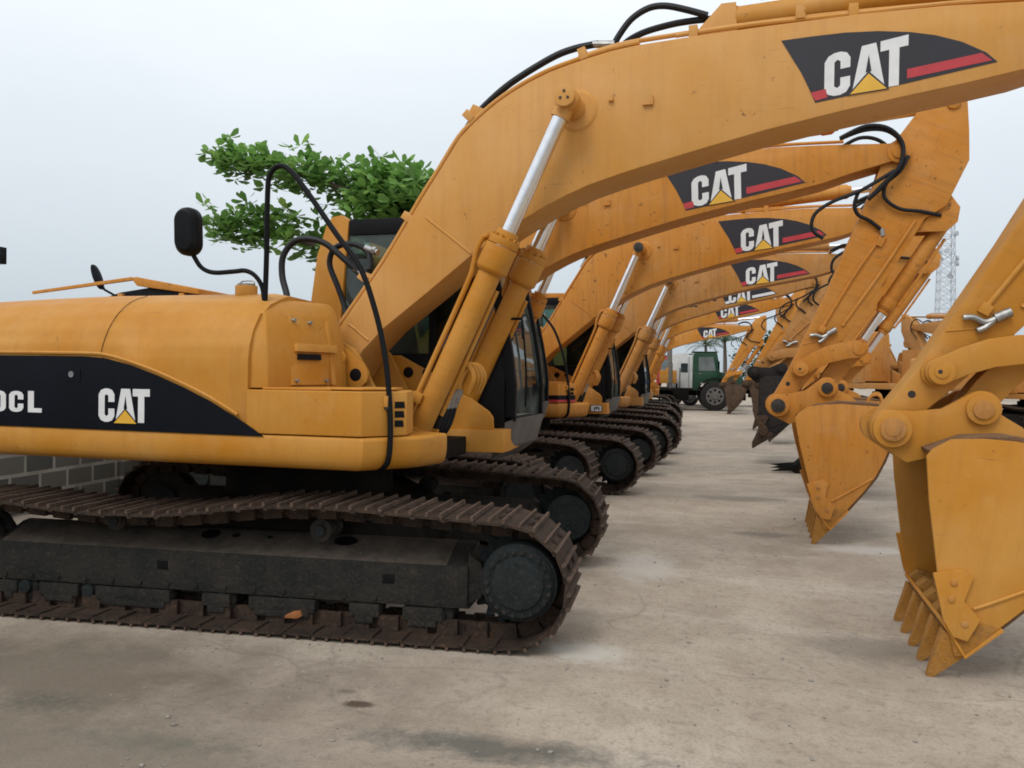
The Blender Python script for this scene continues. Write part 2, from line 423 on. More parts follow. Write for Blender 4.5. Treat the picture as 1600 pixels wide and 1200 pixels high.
def cowl_bits():
    F = lambda z: {1.6:0,2.1:1}
    def face(u, z):      # point on the front face of the cowl, u from the outer edge inwards
        t = (z-1.582)/(2.17-1.582); o = (.385-.10*t*t-.03*t, -1.265+.20*t*t); i = (.53-.10*t*t-.02*t, -.60+.04*t)
        return (o[0]+(i[0]-o[0])*u, o[1]+(i[1]-o[1])*u, z)
    def plate(mb, u0, u1, z0, z1, th, mat):
        q = [face(u0,z0), face(u1,z0), face(u1,z1), face(u0,z1)]; d = Vector((.98,-.2,.05))
        mb.hexa([tuple(Vector(p)-d*.01) for p in (q[0],q[1],q[2],q[3])]+[tuple(Vector(p)+d*th) for p in (q[0],q[1],q[2],q[3])], mat)
    L = [('access_plate', [YEL], .006, lambda m: plate(m, .30, .86, 1.60, 2.09, .022, 0)),
         ('edge_flange', [YEL], .004, lambda m: plate(m, .90, .96, 1.60, 2.06, .03, 0)),
         ('handle_slot', [BLACK], 0, lambda m: plate(m, .40, .74, 1.775, 1.815, .026, 0)),
         ('handle_bar', [YEL], .004, lambda m: plate(m, .36, .98, 1.83, 1.885, .045, 0))]
    for u, z in ((.36,2.05),(.62,2.04),(.36,1.63),(.80,1.63)):
        L.append(('bolt', [STEEL], 0, lambda m, u=u, z=z: m.cyl(face(u,z), tuple(Vector(face(u,z))+Vector((.04,-.008,0))), .013, n=8)))
    return bits(L)
def cap_mesh():
    mb = MB(); x, y = -.06, -.85
    mb.cyl((x,y,2.23), (x,y,2.305), .078, n=24, mat=0); mb.cyl((x,y,2.305), (x,y,2.32), .062, n=24, mat=1)
    mb.tube([(x-.05,y,2.32),(x-.03,y,2.338),(x+.05,y,2.338),(x+.07,y,2.32)], .006, 6, 1)
    return mb.mesh('fuel_cap', [YEL, STEEL], .004)
def counter_mesh():
    mb = MB()
    pl = [(-2.22,-1.36),(-2.22,1.36),(-2.45,1.30),(-2.66,.95),(-2.75,.4),(-2.75,-.4),(-2.66,-.95),(-2.45,-1.30)]
    mb.prism(pl, 1.06, 1.95, 0, 'z')
    return mb.mesh('counterweight', [YEL], .09, 40, 4)
def deck_mesh():
    mb = MB()
    # side skirt with the chamfered front right corner, and the front beam under the cab
    out = [(-2.21,-1.365),(1.12,-1.365),(1.36,-1.06),(1.40,-.93),(1.44,-.72),(1.30,-.62),(-2.21,-.62)]
    bot = [(-2.21,-1.33),(1.09,-1.33),(1.30,-1.02),(1.30,-.62),(-2.21,-.62)]
    low = [(a, b) for a, b in out]
    cx, cy = -.4, -.99; rings = []
    for z, k in ((1.066,.075),(1.078,.045),(1.10,.022),(1.135,.008),(1.18,.0),(1.262,.0),(1.276,.006),(1.282,.018)):
        rings.append((z, [(x-k*(1 if x > 0 else 0), y+(k if y < -.7 else 0)) for x, y in out]))
    n = len(out); vs = [(x, y, z) for z, r in rings for x, y in r]; fs = []
    for q in range(len(rings)-1):
        for k in range(n): fs.append((q*n+k, q*n+(k+1)%n, (q+1)*n+(k+1)%n, (q+1)*n+k))
    fs += [list(range(n))[::-1], list(range((len(rings)-1)*n, len(rings)*n))]
    mb.add(vs, fs, 0)
    mb.box(-2.21, 1.28, -.619, .15, 1.06, 1.20, 1)
    mb.prism([(-2.21,.15),(1.05,.15),(1.57,.2),(1.57,.40),(1.47,1.36),(-2.21,1.36)], 1.075, 1.25, 0, 'z')
    return mb.mesh('upper_deck', [YEL, DARK], .006, 38)
def centre_mesh():
    # main plates that carry the boom foot and boom cylinders
    mb = MB()
    for s in (-1, 1):
        a, b = sorted((.285*s, .325*s))
        mb.prism([(-.6,1.201),(1.2,1.201),(1.22,1.28),(1.0,1.33),(.75,1.50),(.55,1.86),(.42,1.93),(.2,1.92),(-.1,1.7),(-.6,1.5)], a, b, 0)
        a, b = sorted((.46*s, .485*s))
        mb.prism([(.76,1.05),(1.18,1.05),(1.18,1.2),(1.10,1.25),(.96,1.25),(.76,1.15)], a, b, 0)
    mb.cyl((CMOUNT[0],-.50,CMOUNT[1]), (CMOUNT[0],.50,CMOUNT[1]), .05, n=20, mat=0)
    mb.cyl((FOOT[0],-.35,FOOT[1]), (FOOT[0],.35,FOOT[1]), .055, n=20, mat=0)
    return mb.mesh('swing_frame', [YEL], .008)
def ear_bits():
    def near(mb):
        mb.prism([(.24,1.58),(.27,1.86),(.38,1.94),(.5,1.865),(.64,1.765)]+arc(.60,1.67,.085,40,-80,8)+[(.5,1.585)], -.40, -.355, 0)
        mb.cyl((.585,-.398,1.675), (.585,-.4025,1.675), .048, n=24, mat=1)  # black disc stands for the shade inside an open hole
        mb.cyl((.40,-.402,1.80), (.40,-.44,1.80), .05, n=20, mat=0)
    def lever(mb):
        mb.prism([(.20,1.875),(.20,1.935),(.40,1.925)]+arc(.47,1.80,.062,60,-110,8)+[(.36,1.83)], -.475, -.436, 0)
        mb.cyl((.465,-.47,1.80), (.465,-.495,1.80), .042, n=20, mat=0)
    def far(mb):
        mb.prism([(.48,1.55),(.52,1.84),(.62,1.84),(.98,1.66),(1.02,1.52)], .34, .375, 0)
        mb.cyl((.70,.343,1.70), (.70,.337,1.70), .045, n=20, mat=1); mb.cyl((.86,.343,1.70), (.86,.337,1.70), .035, n=20, mat=1)  # black discs again in place of shaded holes
    def guard(mb):
        mb.prism([(.95,1.245),(.95,1.56),(1.10,1.575),(1.29,1.50),(1.44,1.40)]+arc(1.42,1.33,.06,30,-10,4)+[(1.485,1.245)], .20, .24, 0)
    Y = [YEL, BLACK]
    return bits([('boom_foot_bracket', Y, .006, near), ('link_lever', Y, .006, lever), ('boom_foot_bracket', Y, .006, far), ('guard_plate', Y, .006, guard)])
def box_mesh():
    mb = MB()
    pl = [(.285,-1.362),(1.105,-1.362),(1.30,-1.10),(1.285,-1.0),(1.22,-.80),(1.10,-.55),(.285,-.55)]
    mb.prism(pl, 1.289, 1.572, 0, 'z')
    mb.prism([(.36,-1.30),(.86,-1.30),(.86,-.70),(.36,-.70)], 1.573, 1.588, 0, 'z')
    mb.prism([(.80,-1.28),(1.07,-1.28),(1.20,-1.06),(1.10,-.70),(.80,-.70)], 1.578, 1.592, 0, 'z')
    return mb.mesh('tool_box', [YEL], .022, 32, 3)
def vent_bits():
    d = Vector((1.30-1.105, -1.10+1.362, 0)).normalized(); nn = Vector((d.y, -d.x, 0)); o = Vector((1.105,-1.362,0))
    def slot(mb, k):
        z = 1.487-k*.060; q = []
        for dn in (-.004, .004):
            for t, zz in ((.238, z-.021), (.312-.004*k, z-.021), (.306-.004*k, z+.021), (.238, z+.021)):
                pt = o+d*t+nn*dn; q.append((pt.x, pt.y, zz))
        mb.hexa(q, 0)
    return bits([('vent_slot', [BLACK], 0, lambda m, k=k: slot(m, k)) for k in range(3)])
def latch_mesh():
    mb = MB()
    mb.box(1.20, 1.228, -1.245, -1.205, 1.475, 1.545, 0); mb.cyl((1.20,-1.215,1.47), (1.225,-1.24,1.47), .014, n=8, mat=1)
    return mb.mesh('latch', [YEL, PINMET], .003)
def rail_mesh():
    mb = MB()
    mb.tube([(.205,-1.03,2.12),(.228,-1.05,2.5),(.25,-1.08,2.9),(.27,-1.085,3.03),(.345,-1.09,3.085),(.44,-1.10,3.04),(.58,-1.11,2.88),(.80,-1.13,2.60),(.98,-1.15,2.38),(1.10,-1.17,2.10),(1.18,-1.19,1.82),(1.225,-1.21,1.54),(1.245,-1.23,1.30),(1.235,-1.235,1.14),(1.19,-1.21,1.09),(1.13,-1.17,1.075)], .0185, 10, 0, 5)
    return mb.mesh('handrail', [BLACK], 0)
def mirror_mesh():
    mb = MB(); pl = []
    for cx, cz, a in ((.008,.082,0),(-.008,.082,90),(-.008,-.082,180),(.008,-.082,270)):
        pl += arc(cx, cz, .085, a, a+90, 8)
    pl = [(-.335+x-.03*z, 2.655+z) for x, z in pl]
    sm = [(-.345+(x+.345)*.72, 2.665+(z-2.665)*.82) for x, z in pl]
    mb.prism(pl, -1.10, -1.16, 0); mb.prism(pl, -1.16, -1.20, 0, b_poly=sm)
    return mb.mesh('mirror', [BLACK], .008, 40)
def mirror_arm_mesh():
    mb = MB()
    mb.tube([(-.34,-1.13,2.56),(-.31,-1.11,2.49),(-.26,-1.09,2.41),(-.17,-1.08,2.375),(-.02,-1.07,2.38),(.07,-1.06,2.385),(.14,-1.05,2.35),(.19,-1.04,2.27),(.205,-1.03,2.14)], .0165, 8, 0, 4)
    mb.box(-.31, -.28, -1.125, -1.10, 2.60, 2.70, 0)
    return mb.mesh('mirror_arm', [BLACK], 0)
def hoses_bits():
    def h1(mb): mb.tube([(-.10,-.25,2.18),(-.15,-.15,2.30),(-.225,-.10,2.47),(-.225,-.08,2.64),(-.11,-.06,2.76),(.10,-.04,2.74),(.30,-.02,2.59),(.41,0,2.49)], .026, 10, 0, 5); mb.cyl((.37,-.008,2.525), (.52,.02,2.40), .025, n=12, mat=1)
    def h2(mb): mb.tube([(.30,.02,2.12),(.25,.05,2.25),(.19,.05,2.40),(.12,.05,2.57),(.16,.04,2.69),(.28,.03,2.73),(.42,.02,2.70),(.50,0,2.62),(.52,-.05,2.5)], .024, 10, 0, 5)
    def f1(mb): mb.cyl((.46,.01,2.69), (.58,-.02,2.645), .026, n=12, mat=1); mb.cyl((.53,-.01,2.665), (.56,-.015,2.655), .034, n=6, mat=1)
    def f2(mb): mb.cyl((.25,-.2,1.93), (.345,-.2,2.09), .022, n=12, mat=1); mb.cyl((.285,-.2,1.99), (.30,-.2,2.015), .03, n=6, mat=1)
    def f3(mb): mb.cyl((.29,-.13,1.97), (.37,-.13,2.10), .018, n=12, mat=1)
    M_ = [RUBBER, STEEL]
    return bits([('swing_hose', M_, 0, h1), ('swing_hose', M_, 0, h2), ('hose_fitting', M_, 0, f1), ('hose_fitting', M_, 0, f2), ('hose_fitting', M_, 0, f3)])
def fitting_bits():
    def one(mb, k):
        y = -.30+.085*k; X = .075
        mb.tube([(1.20+X,y,1.52),(1.23+X,y,1.66),(1.30+X,y,1.755),(1.375+X,y,1.745),(1.41+X,y,1.66),(1.36+X,y+.02,1.55)], .021, 8, 0, 4)
        mb.cyl((1.22+X,y,1.575), (1.17+X,y,1.435), .026, n=10, mat=1); mb.cyl((1.213+X,y,1.555), (1.20+X,y,1.52), .033, n=6, mat=1)
        mb.tube([(1.175+X,y,1.45),(1.14+X,y,1.33),(1.09+X,y,1.24),(1.02+X,y,1.18),(.9,y,1.12)], .025, 8, 2, 4)
    return bits([('cylinder_hose', [YEL, STEEL, RUBBER], 0, lambda m, k=k: one(m, k)) for k in range(4)])
# cab
CF = [(1.22,2.97),(1.32,2.90),(1.40,2.70),(1.465,2.40),(1.53,2.10),(1.575,1.85),(1.605,1.60),(1.60,1.34)]
def offs(path, d):
    out = []
    for i in range(len(path)):
        a = Vector(path[max(i-1,0)]); b = Vector(path[min(i+1,len(path)-1)]); t = (b-a).normalized(); out.append((path[i][0]+t.y*d, path[i][1]-t.x*d))
    return out
def cab_mesh(roofmat):
    mb = MB()
    rear = [(-.30,1.26),(-.27,2.2),(-.20,2.70),(-.11,2.97),(-.06,3.03),(.03,3.045),(.10,3.0),(.065,2.6),(.035,2.2),(.02,1.26)]
    mb.prism(rear, .42, .50, 0); mb.prism(rear, 1.30, 1.38, 0)
    mb.prism([(-.29,1.3),(-.26,2.2),(-.19,2.7),(-.15,2.8),(-.10,2.8),(-.2,2.2),(-.22,1.3)], .501, 1.299, 0); mb.prism([(-.219,1.3),(-.199,2.2),(-.099,2.8),(-.08,2.8),(-.18,2.2),(-.20,1.3)], .502, 1.298, 1)
    inner = offs(CF, .085)
    for y0, y1 in ((.42,.475), (1.325,1.38)):
        mb.prism(CF+inner[::-1], y0, y1, 1)
    mb.box(.101, 1.24, .425, 1.375, 2.87, 2.99, 1)
    if roofmat is BLACK: mb.prism([(.05,2.985),(1.22,2.985),(1.22,3.005),(.1,3.01)], .45, 1.35, 2)
    else: mb.prism([(-.04,2.99),(1.22,2.986),(1.26,3.03),(1.18,3.06),(0,3.075)], .43, 1.37, 2)
    mb.box(.02, 1.51, .43, .47, 1.26, 1.86, 1); mb.box(.02, 1.51, 1.352, 1.375, 1.26, 1.86, 0); mb.box(.02, 1.51, 1.33, 1.351, 1.26, 1.86, 1)
    mb.box(.84, .90, .43, .47, 1.861, 2.869, 1)
    mb.box(.02, 1.52, .471, 1.329, 1.26, 1.32, 1)
    mb.prism([(1.605,1.339),(1.615,1.335),(1.55,1.10),(1.40,.985),(1.40,1.0),(1.45,1.25),(1.51,1.3)], .44, 1.36, 3)
    mb.prism([(1.595,1.345),(1.612,1.345),(1.60,1.315),(1.58,1.315)], .42, 1.38, 1)
    return mb.mesh('cab', [YEL, BLACK, roofmat, GREYP, DARK], .008)
def cab_bits():
    D = [DARK]
    return bits([('seat', D, .02, lambda m: m.prism([(.35,1.33),(.80,1.33),(.85,1.70),(.50,1.72),(.38,2.35),(.25,2.37),(.30,1.7)], .65, 1.15)),
        ('console', D, .01, lambda m: (m.box(.85, 1.25, .52, .62, 1.31, 1.85), m.tube([(1.1,.57,1.83),(1.15,.57,2.05)], .015, 8, 0, 0))),
        ('guard_bar', D, 0, lambda m: m.box(1.34, 1.42, .47, 1.33, 1.80, 1.83)), ('guard_bar', D, 0, lambda m: m.box(1.32, 1.40, .47, 1.33, 2.02, 2.045))])
def front_glass():
    mb = MB(); inn = offs(CF, .03); inn2 = offs(CF, .036)
    mb.prism(inn+inn2[::-1], .476, 1.324, 0); return mb.mesh('windshield', [GLASSW], 0)
def side_glass(a, b, y):
    def f():
        mb = MB()
        if b > 1.5:
            q = [p for p in offs(CF, .06)[1:6]]
            mb.prism([(.901,1.861),(.901,2.868)]+q+[(q[-1][0],1.861)], y-.004, y+.004, 0)
        else: mb.box(a, b, y-.004, y+.004, 1.861, 2.868, 0)
        return mb.mesh('side_window', [GLASS if b < 1.5 else GLASSD], 0)
    return f
def wiper_bits():
    def w(mb): mb.tube([(1.60,.75,1.42),(1.59,.80,1.7),(1.545,.86,2.05)], .010, 6, 0, 3); mb.tube([(1.565,.76,2.0),(1.505,.92,2.32)], .009, 6, 0, 0); mb.tube([(1.545,.86,2.05),(1.54,.84,2.16)], .009, 6, 0, 0)
    def g(mb): mb.tube([(1.49,.43,2.12),(1.56,.36,2.14),(1.66,.36,2.14)], .011, 6, 0, 0)
    return bits([('wiper', [BLACK], 0, w), ('grab_handle', [BLACK], 0, g)])
# boom
BLOW = [(.56,1.86),(.73,2.03),(1.10,2.31),(1.44,2.575),(1.72,2.76),(1.97,2.90),(2.14,2.98),(2.30,3.045),(2.48,3.10),(2.66,3.15),(2.88,3.205),(3.10,3.26),(3.52,3.36),(3.93,3.44),(4.32,3.51),(4.70,3.57),(5.06,3.635),(5.36,3.72),(5.80,3.82)]
BTOP = [(5.74,4.005),(5.12,4.05),(4.6,4.075),(4.1,4.075),(3.5,4.055),(3.0,4.033),(2.65,4.01),(2.45,3.985),(2.29,3.95),(2.15,3.915),(2.01,3.875),(1.86,3.815),(1.72,3.745),(1.62,3.685),(1.53,3.62),(1.43,3.54),(1.33,3.445),(1.18,3.22),(1.03,3.0),(.72,2.52),(.30,1.96)]
def boom_mesh():
    pl = BLOW+arc(5.84,3.91,.095,-60,90,8)+BTOP+[(.19,1.80),(.19,1.70),(.25,1.62),(.34,1.60),(.44,1.66)]
    mb = MB(); mb.prism(rel(pl), -.235, .235, 0)
    return mb.mesh('boom', [YEL], .010, 24)
def boom_detail_bits():
    L = []; Y = [YEL]
    for p, q in (((1.07,2.865),(1.43,2.585)), ((.44,2.07),(.61,1.94))):
        L.append(('weld_bead', Y, 0, lambda mb, p=p, q=q: mb.tube([(p[0]-.32,-.236,p[1]-1.74),(q[0]-.32,-.236,q[1]-1.74)], .008, 6, 0, 0)))
    def boss(mb):
        mb.cyl((BPIN[0]+.03,-.232,BPIN[1]-.02), (BPIN[0]+.03,-.250,BPIN[1]-.02), .155, .13, 40, 0)
        mb.cyl((BPIN[0]+.01,-.24,BPIN[1]-.01), (BPIN[0],-.33,BPIN[1]), .085, .075, 32, 0)
    L.append(('pin_boss', Y, .004, boss))
    for x, z in ((2.72,3.61), (2.46,3.64)):
        k = 1 if x > 2.6 else .45
        def lug(mb, x=x, z=z, k=k):
            mb.box(x-.32-.035*k, x-.32+.02*k, -.26, -.233, z-1.74-.03*k, z-1.74-.018*k, 0); mb.box(x-.32+.02*k, x-.32+.035*k, -.262, -.233, z-1.74-.03*k, z-1.74+.035*k, 0)
        L.append(('lug', Y, 0, lug))
    for y in (-.09, .06):
        L.append(('cylinder_lug', Y, .004, lambda mb, y=y: mb.prism(rel([(3.0,4.03),(3.06,4.15),(3.2,4.30),(3.30,4.30),(3.31,4.04)]), y, y+.03, 0)))
    L.append(('tip_pin', Y, .004, lambda mb: (mb.cyl((5.52,-.26,2.17), (5.52,.26,2.17), .075, n=24, mat=0), mb.cyl((5.52,-.234,2.17), (5.52,-.245,2.17), .12, n=24, mat=0))))
    for (x, z, a) in ((.92,2.87,55),(1.40,3.60,45),(.56,2.42,55),(2.25,3.98,18),(3.02,4.06,2),(4.05,4.10,0),(3.72,4.12,0)):
        def clamp(mb, x=x, z=z, a=a):
            c, s = math.cos(R(a)), math.sin(R(a)); q = []
            for yy in (-.225, -.05):
                for t, h in ((-.03,-.03),(.03,-.03),(.03,.055),(-.03,.055)):
                    q.append((x-.32+c*t-s*h, yy, z-1.74+s*t+c*h))
            mb.hexa([q[0],q[1],q[5],q[4],q[3],q[2],q[6],q[7]], 0)
        L.append(('pipe_clamp', Y, .004, clamp))
    L.append(('hose_bracket', Y, .004, lambda mb: mb.prism([(p[0]-.32, p[1]-1.74) for p in ((1.36,3.60),(1.44,3.56),(1.50,3.66),(1.42,3.70))], -.2, .1, 0)))
    return bits(L)
def boom_pin_mesh():
    mb = MB(); x, z = BPIN
    mb.cyl((x,.52,z), (x,-.505,z), .062, n=28, mat=0); mb.cyl((x,-.505,z), (x,-.53,z), .074, n=28, mat=0)
    for k in range(3):
        t = R(90+120*k); mb.cyl((x+.03*math.cos(t),-.53,z+.03*math.sin(t)), (x+.03*math.cos(t),-.538,z+.03*math.sin(t)), .011, n=6, mat=1)
    return mb.mesh('boom_pin', [YEL, PINMET, WHITE], .004)
def pipe_bits():
    c = [p for p in BTOP[::-1]]; L = []
    for k, (y, h, r, a, b) in enumerate(((-.205,.026,.017,0,15),(-.15,.03,.017,1,15),(-.09,.03,.017,2,12),(.1,.03,.017,2,15))):
        pts = []
        for i in range(a, min(b, len(c)-2)):
            p = Vector(c[i]); q = Vector(c[min(i+1,len(c)-1)]); o = Vector(c[max(i-1,0)]); t = (q-o).normalized()
            pts.append((p.x-t.y*h-.32, y, p.y+t.x*h-1.74))
        L.append(('hydraulic_pipe', [YEL], 0, lambda mb, pts=pts, r=r: mb.tube(pts, r, 8, 0, 3)))
    for y, r, pp in ((-.14, .018, ((2.2,3.99),(2.5,4.06),(2.9,4.09),(3.3,4.11),(3.9,4.125),(4.6,4.12),(5.3,4.09))), (-.20, .016, ((2.9,4.06),(3.4,4.085),(3.9,4.09),(4.6,4.10),(5.2,4.08)))):
        L.append(('hydraulic_pipe', [YEL], 0, lambda mb, y=y, r=r, pp=pp: mb.tube([(x-.32, y, z-1.74) for x, z in pp], r, 8, 0, 3)))
    return bits(L)
def boom_hose_bits():
    z0 = 1.74; x0 = .32; M_ = [RUBBER, STEEL]
    def H(pts, y, r=.024): return ('boom_hose', M_, 0, lambda mb: mb.tube([(x-x0, y, z-z0) for x, z in pts], r, 9, 0, 5))
    L = [H([(1.26,3.51),(1.345,3.635),(1.46,3.755),(1.66,3.905),(1.96,4.06),(2.14,4.115),(2.32,4.135)], .0, .026),
         H([(2.42,4.10),(2.47,4.19),(2.56,4.30),(2.68,4.365),(2.80,4.37),(2.94,4.33),(3.10,4.27)], .02),
         H([(2.44,4.08),(2.53,4.16),(2.66,4.215),(2.85,4.25),(3.0,4.26),(3.12,4.26)], .06),
         ('hose_fitting', M_, 0, lambda mb: mb.cyl((1.20-x0,0,3.40-z0), (1.275-x0,0,3.535-z0), .028, n=10, mat=1)),
         ('hose_fitting', M_, 0, lambda mb: mb.cyl((2.28-x0,0,4.135-z0), (2.44-x0,0,4.12-z0), .027, n=10, mat=1))]
    for k, y in enumerate((-.27, -.30, .27)):
        L.append(H([(5.25,4.09),(5.5,4.16+.03*k),(5.72,4.13+.02*k),(5.86,3.98),(5.84,3.76),(5.70,3.58+.02*k),(5.52,3.42)], y, .022))
    L.append(H([(5.78,3.70),(5.45,3.52),(5.16,3.42),(4.98,3.30),(4.95,3.14),(5.06,3.03)], -.285, .02))
    return bits(L)
def decal_mesh(kind):
    mb = MB(); y = -.2355
    ol = rel([(3.60,3.945),(3.66,3.84),(3.73,3.72),(3.785,3.60),(3.82,3.515),(4.35,3.595),(4.895,3.69),(4.83,3.755),(4.69,3.835),(4.54,3.89),(4.39,3.925),(4.2,3.95),(4.0,3.96),(3.8,3.955)])
    mb.prism(ol, y-.0025, y-.0002, 0)
    st = 1 if kind != 'white' else 2
    A = lambda t, h: (3.82+t-.32, 3.52+t*.163+h-1.74)
    mb.prism([A(0,.008),A(-.03,.068),A(.065,.07),A(.075,.012)], y-.004, y-.002, st)
    mb.prism([A(.555,.018),A(.555,.078),A(.985,.073),A(1.045,.012)], y-.004, y-.002, st)
    flatten = lambda s, t: (3.875+s*.505/1.34+.0*t-.32, 3.545+s*.505/1.34*.10+t*(.275+.03*s)-1.74)
    logo(mb, flatten, y-.0025, 1)
    return mb.mesh('boom_decal', [DECALBLK, RED, WHITE, DYEL], 0)
def script_mesh():     # faded dark strokes of illegible writing on one boom
    mb = MB(); rnd = random.Random(5); y = -.2365
    for k in range(6):
        x = 2.60+.16*k; z = 3.43+.048*k
        for j in range(3):
            a = rnd.uniform(-.06,.06); b = rnd.uniform(-.05,.06); l = rnd.uniform(.04,.1)
            mb.prism(rel([(x+a,z+b),(x+a+l,z+b+rnd.uniform(-.02,.05)),(x+a+l,z+b+.03),(x+a,z+b+.025)]), y-.002-.0007*j, y+.001, 0)
    return mb.mesh('boom_lettering', [DECALBLK], 0)

def bcyl_mesh(s):
    mb = MB()
    mb.cyl((-.02,-.055,0), (-.02,.055,0), .085, n=24, mat=0)
    mb.cyl((.03,0,0), (1.50,0,0), .084, n=32, mat=0)
    mb.cyl((.04,0,0), (.16,0,0), .098, n=32, mat=0)
    mb.cyl((1.40,0,0), (1.425,0,0), .10, .118, n=32, mat=0); mb.cyl((1.425,0,0), (1.60,0,0), .118, n=32, mat=0)
    mb.cyl((1.605,0,0), (1.66,0,0), .112, n=32, mat=0); mb.cyl((1.66,0,0), (1.715,0,0), .088, .08, n=32, mat=0)
    for k in range(12):
        t = 2*math.pi*k/12; mb.cyl((1.655,.098*math.cos(t),.098*math.sin(t)), (1.678,.098*math.cos(t),.098*math.sin(t)), .012, n=6, mat=0)
    y = -.035*s
    mb.tube([(1.63,y,.115),(1.60,y,.145),(1.50,y,.15),(1.40,y,.128),(1.25,y,.112),(.5,y,.112),(.15,y,.112),(.08,y,.09)], .020, 9, 0, 4)
    mb.box(1.585, 1.665, -.03, .03, .09, .145, 0); mb.box(.33, .40, -.10, .03, .05, .125, 0)
    mb.tube([(1.30,.06,-.085),(.7,.065,-.09),(.3,.06,-.09)], .018, 8, 0, 3)
    # scuffed bare patches
    mb.box(1.47, 1.57, -.018, -.004, .1165, .1185, 1)
    return mb.mesh('boom_cylinder', [YEL, PINMET], .004)
def rod_mesh(L, r, ew):
    mb = MB()
    mb.cyl((-L,0,0), (-.11,0,0), r, n=24, mat=0)
    mb.cyl((-.13,0,0), (-.05,0,0), r*1.25, r*1.15, n=24, mat=1); mb.cyl((0,-ew,0), (0,ew,0), r*1.55, n=24, mat=1)
    return mb.mesh('rod', [CHROME, YEL], 0)
def cyl_mesh(L, r):
    def f():
        mb = MB(); mb.cyl((0,-.055,0), (0,.055,0), r*1.0, n=20, mat=0); mb.cyl((.03,0,0), (L,0,0), r, n=28, mat=0)
        mb.cyl((L-.13,0,0), (L-.02,0,0), r*1.13, n=28, mat=0); mb.cyl((L,0,0), (L+.04,0,0), r*.85, n=24, mat=0)
        mb.tube([(L-.1,-.03,r*1.25),(L-.3,-.03,r*1.35),(.2,-.03,r*1.3)], .016, 8, 0, 3)
        return mb.mesh('cylinder', [YEL], .004)
    return f
# arm in its own frame: x along the arm from the boom pivot to the bucket pivot, z to the outer edge
def arm_mesh():
    pl = [(2.90,-.085),(2.55,-.055),(1.56,-.05),(.82,-.07),(.37,-.085),(.1,-.12),(-.06,-.10),(-.2,-.06),(-.48,.0),(-.62,.12),(-.74,.24),(-.80,.33),(-.74,.39),(-.45,.54),(-.17,.67),(.34,.665),(.44,.60),(.54,.53),(.92,.49),(1.37,.43),(2.0,.32),(2.5,.20),(2.88,.09)]+arc(2.96,0,.09,100,-90,8)
    mb = MB(); mb.prism(pl, -.185, .185, 0)
    return mb.mesh('arm', [YEL], .010, 24)
def arm_detail_bits():
    Y = [YEL, PINMET]; L = []
    for y in (-.13, .13): L.append(('cylinder_lug', Y, .004, lambda mb, y=y: mb.prism([(.20,.64),(.30,.80),(.45,.84),(.58,.78),(.70,.50)], y-.015, y+.015, 0)))
    for pp, r in (([(.95,-.193,.20),(1.4,-.193,.13),(2.03,-.193,.07)], .017), ([(.60,-.193,.45),(1.2,-.193,.37),(1.9,-.193,.25)], .016)):
        L.append(('hydraulic_pipe', Y, 0, lambda mb, pp=pp, r=r: mb.tube(pp, r, 8, 0, 3)))
    L.append(('pipe_clamp', Y, .003, lambda mb: mb.box(.86, .98, -.215, -.183, .19, .26, 0)))
    L.append(('pipe_clamp', Y, .003, lambda mb: mb.box(1.98, 2.05, -.21, -.183, .04, .11, 0)))
    def rp(mb):
        mb.cyl((2.50,-.22,.05), (2.50,.22,.05), .10, n=28, mat=0); mb.cyl((2.50,-.325,.05), (2.50,.325,.05), .065, n=24, mat=0)
        mb.cyl((2.50,-.32,.05), (2.50,-.345,.05), .078, n=28, mat=0); mb.cyl((2.50,-.345,.05), (2.50,-.352,.05), .042, n=20, mat=0)
        mb.cyl((2.505,-.351,.04), (2.505,-.354,.04), .014, n=10, mat=1)
    L.append(('rocker_pin', Y, .004, rp)); L.append(('pivot_boss', Y, .004, lambda mb: mb.cyl((0,-.195,0), (0,.195,0), .13, n=28, mat=0)))
    L.append(('grease_hole', Y, 0, lambda mb: mb.cyl((2.70,-.183,.0), (2.70,-.188,.0), .024, n=12, mat=1)))
    L.append(('weld_bead', Y, 0, lambda mb: mb.tube([(2.12,-.186,.13),(2.25,-.186,-.045)], .006, 6, 0, 0)))
    L.append(('arm_cylinder_pin', Y, .004, lambda mb: mb.cyl((-.66,-.21,.28), (-.66,.21,.28), .07, n=20, mat=0)))
    return bits(L)
def arm_fit_bits():
    M_ = [STEEL, RUBBER]
    def big(mb):
        mb.cyl((1.96,-.215,.205), (2.04,-.215,.15), .032, n=12, mat=0); mb.tube([(2.03,-.215,.16),(2.09,-.215,.115),(2.10,-.22,.04),(2.13,-.22,-.01)], .020, 8, 0, 3)
        mb.tube([(2.03,-.215,.155),(2.12,-.215,.13),(2.16,-.22,.10)], .02, 8, 0, 2)
    return bits([('hose_fitting', M_, 0, big), ('hose_fitting', M_, 0, lambda mb: mb.cyl((.80,-.21,.18), (.87,-.21,.22), .024, n=10, mat=0)),
        ('arm_hose', M_, 0, lambda mb: mb.tube([(.55,-.27,-.20),(.68,-.26,-.18),(.76,-.24,-.10),(.77,-.22,.03),(.81,-.21,.17)], .02, 8, 1, 4)),
        ('arm_hose', M_, 0, lambda mb: mb.tube([(.02,-.26,.10),(.20,-.27,.09),(.36,-.25,.02),(.50,-.24,.07),(.55,-.23,.25),(.50,-.22,.45),(.45,-.15,.66)], .02, 8, 1, 4))])
